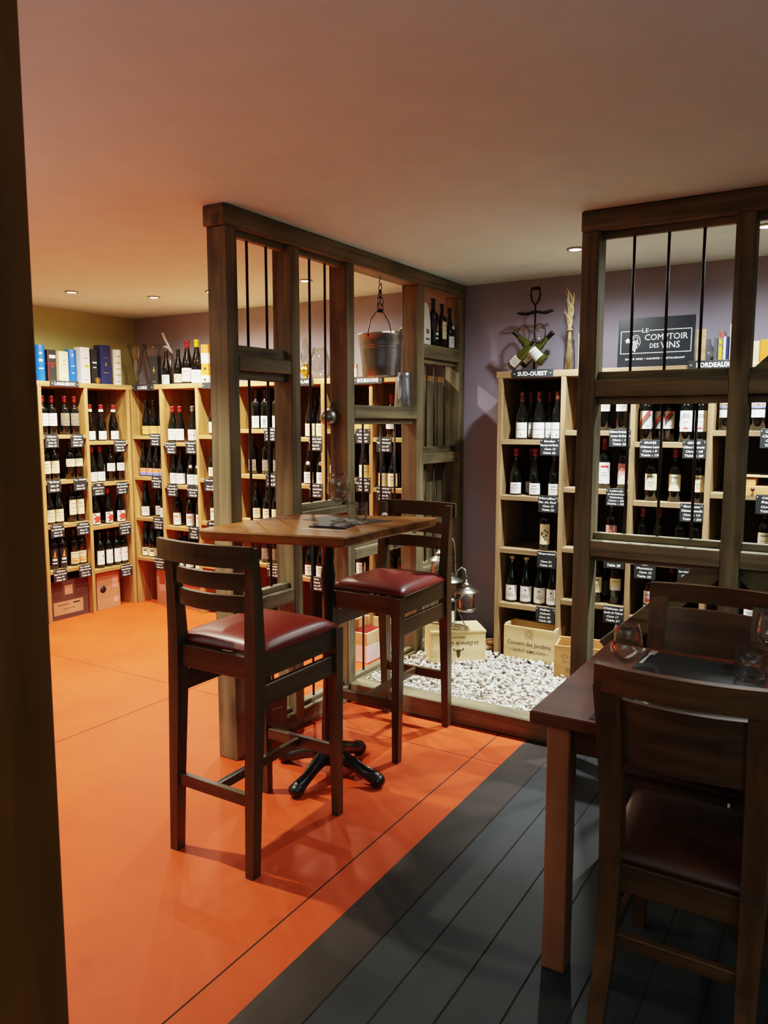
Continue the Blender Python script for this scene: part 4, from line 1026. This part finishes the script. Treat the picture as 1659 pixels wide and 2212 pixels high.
# ------------------------------------------------------------------ things on top of the Languedoc rack (x about -5.42)
def carton(name, y, w, d, h, mats, label, cat='box', bands=(), x=-5.42, rz=0, left=True, loc=None, lt=None):
    m = MB(); m.box(-w/2, w/2, -d/2, d/2, 0, h, .0015)
    for (a0, a1, z0, z1, mi) in bands: m.box(a0*w/2, a1*w/2, -d/2-.0009, -d/2-.0002, z0*h, z1*h, 0, mi); 
    for (a0, a1, z0, z1, mi) in bands:
        if a0 <= -.99 and a1 >= .99:
            for s in (-1, 1): m.box(s*(w/2+.0005)-.0004, s*(w/2+.0005)+.0004, -d/2, d/2, z0*h, z1*h, 0, mi)
    if lt: text(m, lt[0], frame((0,-d/2-.0014,0), (1,0,0), (0,0,1)), lt[1], lt[2], lt[3], 0, .01, cy=lt[4], line=lt[5] if len(lt) > 5 else .95)
    o = m.build(name, [M[q] for q in mats], None, loc or (x, y, SH)); o.rotation_euler = (0,0,(PI/2 if left else 0)+rz)
    return tag(o, label, cat)
def tin(name, y, r, h, mats, label, bands=(), x=-5.42, cat='box'):
    m = MB(); m.lathe([(r*.98,0),(r,.004),(r,h-.004),(r*.98,h),(0,h)], 28)
    for (z0, z1, hw, mi) in bands: m.arc(r+.0008, z0*h, z1*h, -math.radians(hw)-.3, math.radians(hw)-.3, mi, 10, 0)
    o = m.build(name, [M[q] for q in mats], None, (x, y, SH)); return tag(o, label, cat)
tin('gift_tin', 3.785, .040, .28, ['blue','wht'], 'tall blue tin half hidden by the near post', [(.55,.62,20,1),(.35,.38,26,1),(.75,.8,14,1)])
carton('gift_box', 3.868, .076, .08, .25, ['black','red','wht'], 'black and red gift box on the left wall rack', bands=[(-1,1,.56,.60,1),(-1,1,.0,.02,1),(-1,-.9,0,1,1),(-.6,.8,.74,.84,2),(-.3,.4,.46,.52,1)])
carton('gift_box', 3.972, .082, .08, .245, ['cream','orgp','ink'], 'cream gift box beside the blue tube', bands=[(-.1,.4,.68,.74,1),(-.5,.7,.58,.60,2),(-.4,.6,.14,.16,2)])
tin('gift_tin', 4.068, .042, .266, ['blue','wht'], 'blue cylindrical tube between cream and white boxes', [(.8,.86,8,1),(.5,.52,20,1),(.3,.32,16,1)])
carton('gift_box', 4.172, .085, .085, .292, ['wht','yel','ink'], 'white gift box between blue tube and black box', bands=[(-.2,.7,.46,.52,1),(-.5,.5,.7,.72,2),(-.5,.5,.1,.12,2)])
carton('gift_box', 4.266, .06, .07, .285, ['black','wht','gold'], 'narrow black gift box with white lettering', bands=[(-.6,.7,.6,.64,1),(-.5,.5,.47,.5,1)])
carton('gift_box', 4.372, .098, .09, .325, ['navy','gold'], 'tall navy gift box with gold crest', bands=[(-.16,.16,.48,.56,1),(-.5,.5,.3,.315,1),(-.5,.5,.68,.69,1)])
tin('gift_tin', 4.516, .038, .30, ['wht','gold'], 'white and gold patterned cylinder at the end of the left rack', [(.8,.83,30,1),(.62,.65,34,1),(.45,.48,30,1),(.28,.31,34,1),(.1,.13,26,1),(.55,.75,4,1),(.2,.4,4,1)])
m = MB()
for i in range(8):
    a = 2*PI*i/8; m.loft([[(0,-.004,.02),(0,.004,.02),(.004,0,.03)], [(.0,.03*math.cos(a)-.004,.03+.026*math.sin(a)),(.0,.03*math.cos(a)+.004,.03+.026*math.sin(a)),(.012,.03*math.cos(a),.03+.026*math.sin(a))]])
tag(m.build('gold_bow', M['gold'], None, (-5.35, 4.262, SH)), 'small gold ribbon bow in front of the black gift box', 'bow')

# ------------------------------------------------------------------ things on top of the back rack (y about 4.70)
def goblet(loc, label, h, r, stem, mat='crystal'):
    t = empty('glass_goblet', label, 'glass', loc, 0)
    b = h-stem; o_ = [(.006,stem),(r*.30,stem+b*.1),(r*.5,stem+b*.4),(r*.68,stem+b*.75),(r,h)]
    m = MB(); m.shell(o_+[(q-.002, z+.001) for q, z in reversed(o_)], 26); m.build('bowl', M[mat], t)
    m = MB(); m.lathe([(0,0),(r*.55,0),(r*.5,.006),(.012,.012),(.007,.03),(.012,stem*.5),(.006,stem)], 22); m.build('foot', M[mat], t)
goblet((-5.33, 4.66, SH), 'flared crystal goblet in the far corner', .35, .085, .09)
goblet((-5.20, 4.72, SH), 'second flared crystal goblet, right of the corner one', .345, .085, .10)
goblet((-5.275, 4.60, SH), 'slim frosted flute glass between the crystal goblets', .22, .03, .05)
t = empty('swan_decanter', 'crystal decanter with two white curved tubes behind the black box', 'decanter', (-5.075, 4.80, SH))
m = MB(); o_ = [(.05,0),(.06,.03),(.055,.12),(.03,.22),(.018,.30)]; m.shell(o_+[(q-.002, z) for q, z in reversed(o_)], 24); m.build('bowl', M['crystal'], t)
m = MB(); m.tube([(.0,0,.29),(-.02,0,.345),(-.05,-.01,.40),(-.075,-.01,.45)], .010, 10); m.build('tube', M['wht'], t)
m = MB(); m.tube([(.02,0,.28),(0,0,.315),(-.04,-.01,.335),(-.08,-.01,.33)], .009, 10); m.build('tube', M['wht'], t)
carton('gift_box', 0, .066, .07, .245, ['black','gold'], 'black gift box with gold emblem beside the crystal glasses', left=False, loc=(-5.128,4.68,SH), rz=.4, bands=[(-.25,.25,.48,.56,1),(-.08,.08,.42,.64,1),(-.4,.4,.12,.14,1)])
free_bottle((-5.0, 4.68, SH), 'p', 'dark bottle with white label right of the black gift box', .98, .45)
free_bottle((-4.878, 4.70, SH), 'v', 'dark bottle with cream picture label on the rack top', 1.0, .45)
free_bottle((-4.772, 4.70, SH), 'r', 'red-capped magnum with white label on the rack top', 1.22, .45)
o = free_bottle((-4.655, 4.69, SH), 't', 'yellow-capped magnum with white label on the rack top', 1.22, .45)
for ch in o.children:
    if ch.name.startswith('capsule'): ch.data = ch.data.copy(); ch.data.materials[0] = M['yel']
carton('gift_box', 0, .062, .062, .315, ['orange','wht','inkd'], 'orange and white bottle box beside the tall near post', left=False, loc=(-4.56,4.70,SH), rz=.3, bands=[(-1,1,.52,.78,1),(-1,1,.0,.22,1),(-.3,.3,.08,.14,2),(-.3,.4,.36,.42,2)])
t = empty('oil_lamp', 'brass oil lamp with glass chimney behind the barred opening', 'lamp', (-3.557, 4.70, SH))
m = MB(); m.lathe([(.045,0),(.045,.008),(.02,.02),(.018,.04),(.042,.06),(.045,.085),(.02,.105),(.026,.115),(.026,.125),(0,.125)], 22); m.build('base', M['brass'], t)
m = MB(); o_ = [(.024,.126),(.038,.17),(.03,.21),(.02,.26),(.019,.315)]; m.shell(o_+[(q-.0015, z) for q, z in reversed(o_)], 22); m.build('chimney', M['crystal'], t)
m = MB(); o_ = [(0,0),(.05,0),(.078,.04),(.085,.09),(.07,.16),(.048,.235)]; m.shell(o_+[(q-.002, z+.001) for q, z in reversed(o_[1:])], 28)
tag(m.build('glass_vase', M['crystal'], None, (-3.425, 4.70, SH)), 'big round clear glass vase right of the oil lamp', 'vase')
tin('gift_tin', 4.66, .03, .10, ['wht','red'], 'small white and red jar left of the bucket on the rack top', [(.7,1,170,1)], x=-3.10)
carton('gift_box', 0, .09, .08, .315, ['pink','black'], 'black box with pink lid edge behind the bucket', left=False, loc=(-3.005,4.74,SH), bands=[(-1,1,0,.96,1)])
carton('gift_box', 0, .085, .08, .32, ['black','gold'], 'black box behind the bucket, right of the pink-edged one', left=False, loc=(-2.92,4.72,SH), bands=[(-.4,.4,.5,.56,1)])
carton('gift_box', 0, .10, .08, .318, ['wht','ink'], 'white box behind the right side of the bucket', left=False, loc=(-2.825,4.72,SH), bands=[(-.5,.5,.5,.52,1)])
carton('gift_box', 0, .125, .09, .335, ['black','cream','wht'], 'large black case with cream panels above the metal jug', left=False, loc=(-2.685,4.74,SH), rz=.3, bands=[(-.2,.9,.52,.84,1),(-.5,.9,.16,.30,2),(-1,1,.975,1,1)])

# ------------------------------------------------------------------ things on top of the Sud-Ouest rack
t = empty('bottle_stand', 'black iron bottle stand with spade handle above the Sud-Ouest sign', 'stand', (-1.785, 4.74, SH))
m = MB(); m.tube([(.09*math.cos(a), .07*math.sin(a), .005) for a in [2*PI*i/24 for i in range(24)]], .004, 8, 0, True); m.bar((-.09,0,.005),(.09,0,.005),.008,.006); m.build('base', M['iron'], t)
m = MB(); m.tube([(0,.0,.005),(0,.0,.42)], .006, 10); m.build('pole', M['iron'], t)
m = MB(); m.tube([(0,0,.42),(-.02,0,.445),(-.03,0,.48),(-.028,0,.52),(.028,0,.52),(.03,0,.48),(.02,0,.445)], .0065, 10, 0, True); m.box(-.03,.03,-.009,.009,.512,.532,.006); m.build('handle', M['iron'], t)
m = MB()
for y in (-.022, .022):
    m.tube([(-.11,y,.375),(-.06,y,.368),(0,y,.38),(.06,y,.368),(.11,y,.382)], .006, 8)
m.bar((0,-.03,.378),(0,.03,.378),.012,.008); m.build('glass_holder', M['iron'], t)
for x, lb in ((-1.858,'left upside-down wine glass hanging on the bottle stand'), (-1.752,'right upside-down wine glass hanging on the bottle stand')):
    wine_glass((x, 4.74, 2.243), lb, .19, .04, .075, .032, True)
def lying(center, ang, depth, label, k=.95):
    o = bottle('green'); o.scale = (k,k,k); o['label'] = label; o['category'] = 'bottle'
    d = Vector((math.sin(ang)*math.cos(depth), math.sin(depth), math.cos(ang)*math.cos(depth)))
    z = d; x = Vector((0,1,0)).cross(z); x = x if x.length > .01 else Vector((1,0,0)); x.normalize(); y = z.cross(x)
    R = Matrix(((x.x,y.x,z.x),(x.y,y.y,z.y),(x.z,y.z,z.z)))
    o.rotation_euler = R.to_euler(); o.location = Vector(center) - d*.15*k
ST['green'] = ('G','gglass','blk',.05,simple('wht',.03,.11,60),'')
lying((-1.800, 4.675, 2.022), math.radians(-46), 0, 'green bottle lying with neck up to the left on the stand')
lying((-1.772, 4.755+.0, 2.017), math.radians(48), .0, 'green bottle lying with neck up to the right on the stand')
lying((-1.80, 4.59, 1.972), math.radians(50), -.25, 'dark green bottle lying in front on the iron stand', .80)
t = empty('reed_vase', 'slim glass vase with tied dried reeds beside the post', 'vase', (-1.545, 4.70, SH))
m = MB(); o_ = [(0,0),(.034,0),(.036,.004),(.033,.10),(.028,.19)]; m.shell(o_+[(q-.0015, z+.001) for q, z in reversed(o_[1:])], 22); m.build('vase', M['glass'], t)
m = MB()
for i in range(16):
    a = random.uniform(0, 6.28); r0 = random.uniform(.005,.022); r1 = random.uniform(.01,.045)
    h = random.uniform(.34,.49); tilt = -.03 if i % 3 == 0 else 0
    m.tube([(r0*math.cos(a), r0*math.sin(a), .008), (r0*.3*math.cos(a), r0*.3*math.sin(a), .24), (r1*math.cos(a)*.6, r1*math.sin(a)*.6, h*.85), (r1*math.cos(a)+tilt, r1*math.sin(a), h)], [.0022,.0022,.002,.001], 5)
    if i % 2 == 0: m.tube([(r1*math.cos(a)*.6, r1*math.sin(a)*.6, h*.85), (r1*math.cos(a)*.9+tilt*.5, r1*math.sin(a)*.9, h*.94), (r1*math.cos(a)+tilt*1.6, r1*math.sin(a)*1.2, h+.02)], [.002,.0055,.001], 6)
m.tube([(.014*math.cos(a), .014*math.sin(a), .25) for a in [2*PI*i/12 for i in range(12)]], .005, 6, 0, True)
m.build('dried_reeds', M['straw'], t)
carton('bottle_box', 0, .062, .07, .225, ['cream','ink'], 'cream bottle with black top partly behind the right partition post', cat='bottle', left=False, loc=(-1.455,4.72,SH))
o = C.objects[-1]
m = MB(); m.lathe([(.032,0),(.036,.004),(.036,.13),(.024,.135),(.024,.14)], 18); m.build('cap', M['blk'], o, (0,0,.226))
# the black shop board
t = empty('wall_sign', 'black sign with white framed lettering and grape emblem', 'sign', (-1.032, 4.665, SH+.004)); t.rotation_euler = (math.radians(-3),0,0)
m = MB(); m.box(-.212, .212, -.006, .006, 0, .285, .001); brd = m.build('board', M['board'], t)
k = MB(); F = frame((-.0,-.0075,0), (1,0,0), (0,0,1))
def rc(x0,x1,z0,z1): k.add([(x0,z0,0),(x1,z0,0),(x1,z1,0),(x0,z1,0)], [(0,1,2,3)], 0, False, F)
lw = .0035
rc(-.196,.196,.082,.082+lw); rc(-.196,-.196+lw,.082,.213); rc(.196-lw,.196,.082,.213); rc(-.196,-.08,.213-lw,.213); rc(-.035,.196,.213-lw,.213)
text(k, 'LE', F, .036, .023, 0, 0, .0, cx=-.058, cy=.212)
text(k, 'COMPTOIR', F, .235, .034, 0, 0, .0, cx=.058, cy=.172)
text(k, 'DES', F, .05, .025, 0, 0, .0, cx=-.005, cy=.124)
text(k, 'VINS', F, .105, .036, 0, 0, .0, cx=.082, cy=.125)
text(k, 'BAR À VINS • CAVISTE • RESTAURANT', F, .33, .0125, 0, 0, .025, 1.1, cx=0, cy=.052)
k.build('lettering', M['chalk'], brd)
k = MB()
for r_, (n_, z_) in enumerate([(4,.150),(4,.139),(3,.128),(3,.117),(2,.106),(1,.097)]):
    for i in range(n_):
        x_ = -.118 + (i-(n_-1)/2)*.0112 + (.003 if r_ % 2 else 0)
        k.add([(x_+.005*math.cos(2*PI*j/10), z_+.005*math.sin(2*PI*j/10), 0) for j in range(10)], [tuple(range(10))], 0, False, F)
def stroke(pts, w):
    for a, b in zip(pts, pts[1:]):
        a = Vector(a); b = Vector(b); n_ = (b-a); n_ = Vector((-n_.y, n_.x)).normalized()*w/2
        k.add([(a.x-n_.x,a.y-n_.y,0),(b.x-n_.x,b.y-n_.y,0),(b.x+n_.x,b.y+n_.y,0),(a.x+n_.x,a.y+n_.y,0)], [(0,1,2,3)], 0, False, F)
stroke([(-.118,.156),(-.13,.175),(-.118,.187),(-.1,.186),(-.088,.17),(-.084,.145),(-.092,.125)], .0026)
stroke([(-.125,.168),(-.112,.178),(-.1,.172),(-.098,.16),(-.108,.158)], .002)
k.add([(-.172,.160,0),(-.160,.166,0),(-.158,.174,0),(-.150,.166,0),(-.138,.164,0),(-.146,.154,0),(-.142,.142,0),(-.155,.148,0),(-.166,.142,0),(-.163,.153,0)], [tuple(range(10))], 0, False, F)
k.build('grape_emblem', M['chalk'], brd)
# books and small things right of the sign
o = carton('wooden_board', 0, .05, .02, .21, ['crate','burnl'], 'pale wooden board standing right of the black sign', 'board', left=False, loc=(-.795,4.72,SH))
t = empty('glass_carafe', 'rounded glass carafe behind the third bar of the right partition', 'carafe', (-.775, 4.80, SH))
m = MB(); o_ = [(.04,0),(.06,.03),(.05,.09),(.022,.13),(.02,.16)]; m.shell(o_+[(q-.0015, z) for q, z in reversed(o_)], 24); m.build('bowl', M['crystal'], t)
for x, w, h, mats, lb, bands in [(-.706,.018,.15,['grey','ink'],'grey book leaning at the left of the books',[]), (-.681,.026,.19,['smoke','yel','inkr'],'thick grey book with yellow spine lettering',[(-.5,.5,.12,.55,1),(-.6,.6,.62,.72,1),(-.5,.5,.8,.95,2)]),
                             (-.660,.012,.155,['wht','ink'],'thin white book right of the thick grey book',[]), (-.646,.011,.155,['navy','wht'],'thin navy book before the tall white board',[]), (-.630,.010,.222,['wht','ink'],'tall white board at the right end of the books',[])]:
    carton('book', 0, w, .12, h, mats, lb, 'book', left=False, loc=(x,4.70,SH), bands=bands)['group'] = 'books beside the black sign'
carton('picture_frame', 0, .05, .015, .13, ['cream','gold'], 'small cream frame right of the second partition post', 'frame', left=False, loc=(-.513,4.72,SH), bands=[(.7,1,0,1,1)])
carton('gift_box', 0, .05, .05, .135, ['orange','wht'], 'orange box above the brace at the right edge', left=False, loc=(-.462,4.72,SH))
# wooden box on the Bordeaux shelf
t = empty('wooden_box', 'reddish wooden box with turned knob on the Bordeaux bay shelf', 'box', (-.44, 4.63, ZL['B3'][1]))
m = MB(); m.box(-.10,.10,-.09,.09,0,.045,.003); m.build('body', M['crateo'], t)
m = MB(); m.box(-.085,-.02,-.075,.075,.0455,.085,.003); m.build('lid', M['crateo'], t)
m = MB(); m.lathe([(.004,0),(.005,.012),(.011,.018),(.012,.025),(.007,.032),(0,.033)], 16, 0, Matrix.Translation((-.03,-.091,.03)) @ Matrix.Rotation(PI/2,4,'X')); m.build('knob', M['chairx'], t)
m = MB(); m.box(-.09,.09,-.10,.10,0,.012,.002)
t = tag(m.build('pale_tray', M['crate'], None, (-.43, 4.65, ZL['B3'][1]+.0905)), 'thin pale board lying on the reddish wooden box', 'board')
carton('wooden_box', 0, .15, .16, .12, ['crateo','burn'], 'brown wooden box on the top shelf under the Bourgogne sign', left=False, loc=(-2.985,4.64,ZL['R5'][0]))

# ------------------------------------------------------------------ cardboard boxes under the racks
carton('cardboard_box', 3.865, .36, .28, .31, ['dkraft','kraft','burn'], 'dark cardboard box with pale label under the left Languedoc bay', loc=(-5.445,3.865,0), bands=[(-.78,.72,.12,.46,1),(-.2,.2,.62,.86,1),(-.6,.0,.36,.375,2),(-.3,.3,.25,.262,2),(.2,.55,.37,.40,2)])
o = carton('cardboard_box', 4.245, .235, .28, .305, ['kraft','pink','burn'], 'brown cardboard box with round hole under the right Languedoc bay', loc=(-5.44,4.245,0), bands=[(.3,.9,.56,.86,1),(.4,.8,.14,.3,1)])
m = MB(); m.lathe([(.03,0),(.03,.001),(0,.001)], 24, 0, Matrix.Translation((-.055,-.1405,.17)) @ Matrix.Rotation(PI/2,4,'X')); m.build('hole', M['black'], o)
carton('cardboard_box', 0, .15, .26, .30, ['kraft','pink'], 'pinkish cardboard box under the Loire sign bay', left=False, loc=(-5.005,4.70,0), bands=[(-.6,.6,.4,.6,1)])
carton('cardboard_box', 0, .30, .26, .24, ['kraft','pink'], 'cardboard box under the bay right of Loire sign', left=False, loc=(-4.70,4.70,0), bands=[(-.6,.6,.4,.6,1)])
carton('cardboard_box', 0, .28, .26, .34, ['kraft','pink'], 'reddish cardboard box under the Bourgogne bay', left=False, loc=(-3.05,4.70,0), bands=[(-.6,.6,.4,.6,1)])

# ------------------------------------------------------------------ ceiling downlights
def downlight(x, y, label, cool=False, power=100, cone=116, spill=.75):
    t = empty('ceiling_spotlight', label, 'ceiling light', (x, y, HC), 0, 'recessed ceiling spotlights')
    m = MB(); m.lathe([(.046,-.001),(.046,-.006),(.036,-.010),(.033,-.004)], 28); m.build('ring', M['pewter'], t)
    m = MB(); m.lathe([(.0325,-.0045),(.0325,-.006),(0,-.0075)], 24); m.build('lens', M['lensc' if cool else 'lens'], t)
    for (pw, cn) in ((power, cone), (power*spill, 168)):
        L = bpy.data.lights.new('downlight', 'SPOT'); L.energy = pw; L.spot_size = math.radians(cn); L.spot_blend = 1
        L.shadow_soft_size = .026; L.color = (.95,1,.98) if cool else (1,.9,.7)
        o = bpy.data.objects.new('downlight', L); C.objects.link(o); o.location = (x, y, HC-.018)
PW = 235
downlight(-4.848, 3.67, 'recessed ceiling spotlight furthest left, above the left wall rack', power=PW*.5)
downlight(-4.524, 4.135, 'recessed ceiling spotlight second from left, above the Loire sign', power=PW*.5)
downlight(-3.99, 4.18, 'recessed ceiling spotlight hidden behind the near partition post', power=PW*.5)
downlight(-3.155, 4.18, 'recessed ceiling spotlight seen through the second barred opening', power=PW*.5)
downlight(-1.361, 4.19, 'recessed ceiling spotlight beside the right partition top corner', True, PW*1.2, 88, .22)
downlight(-.438, 4.18, 'recessed ceiling spotlight at the right edge of the picture', True, PW*1.2, 88, .22)
downlight(-2.95, 1.82, 'recessed ceiling spotlight left of the near stool, out of frame', power=PW*1.2, cone=108, spill=.06)
downlight(-4.35, 2.2, 'recessed ceiling spotlight over the left floor, out of frame', power=PW*.22, cone=100, spill=.05)
downlight(.55, 2.9, 'added fill spotlight in the ceiling over the dining table, out of frame', True, PW*.16, 130, .1)  # invented fixture, added out of view to lighten the dining end
downlight(1.2, .8, 'added fill spotlight in the ceiling right of the viewer, out of frame', True, PW*.09, 140, .1)  # another invented fixture, adds dim cool fill from the right
for (x, y, z, e) in [(1.5,-1.2,.9,370), (-3.9,-.6,.9,205)]:      # added unseen fill lights aimed up, lifting and cooling the ceiling tone
    L = bpy.data.lights.new('ceiling_fill', 'SPOT'); L.energy = e; L.color = (.78,1,.93); L.shadow_soft_size = .25; L.spot_size = math.radians(150); L.spot_blend = 1
    o = bpy.data.objects.new('ceiling_fill', L); C.objects.link(o); o.location = (x, y, z); o.rotation_euler = (PI,0,0)

w = bpy.data.worlds.new('world'); bpy.context.scene.world = w; w.use_nodes = True
w.node_tree.nodes['Background'].inputs[0].default_value = (.6,.55,.5,1); w.node_tree.nodes['Background'].inputs[1].default_value = .05

# ------------------------------------------------------------------ camera
cd = bpy.data.cameras.new('camera'); cam = bpy.data.objects.new('camera', cd); C.objects.link(cam)
cd.sensor_fit = 'VERTICAL'; cd.sensor_height = 36; cd.lens = 1675.3/2212*36; cd.clip_start = .05
cam.location = (0,0,1.55); cam.rotation_euler = (math.radians(90-6.583), 0, math.radians(31.43))
sc = bpy.context.scene; sc.camera = cam
sc.view_settings.view_transform = 'Filmic'; sc.view_settings.look = 'Medium High Contrast'; sc.view_settings.exposure = 0.34
sc.cycles.use_denoising = True; sc.cycles.max_bounces = 7; sc.cycles.transparent_max_bounces = 16; sc.cycles.use_adaptive_sampling = True; sc.cycles.adaptive_threshold = .03
sc.cycles.caustics_reflective = False; sc.cycles.caustics_refractive = False
sc.cycles.sample_clamp_indirect = 6
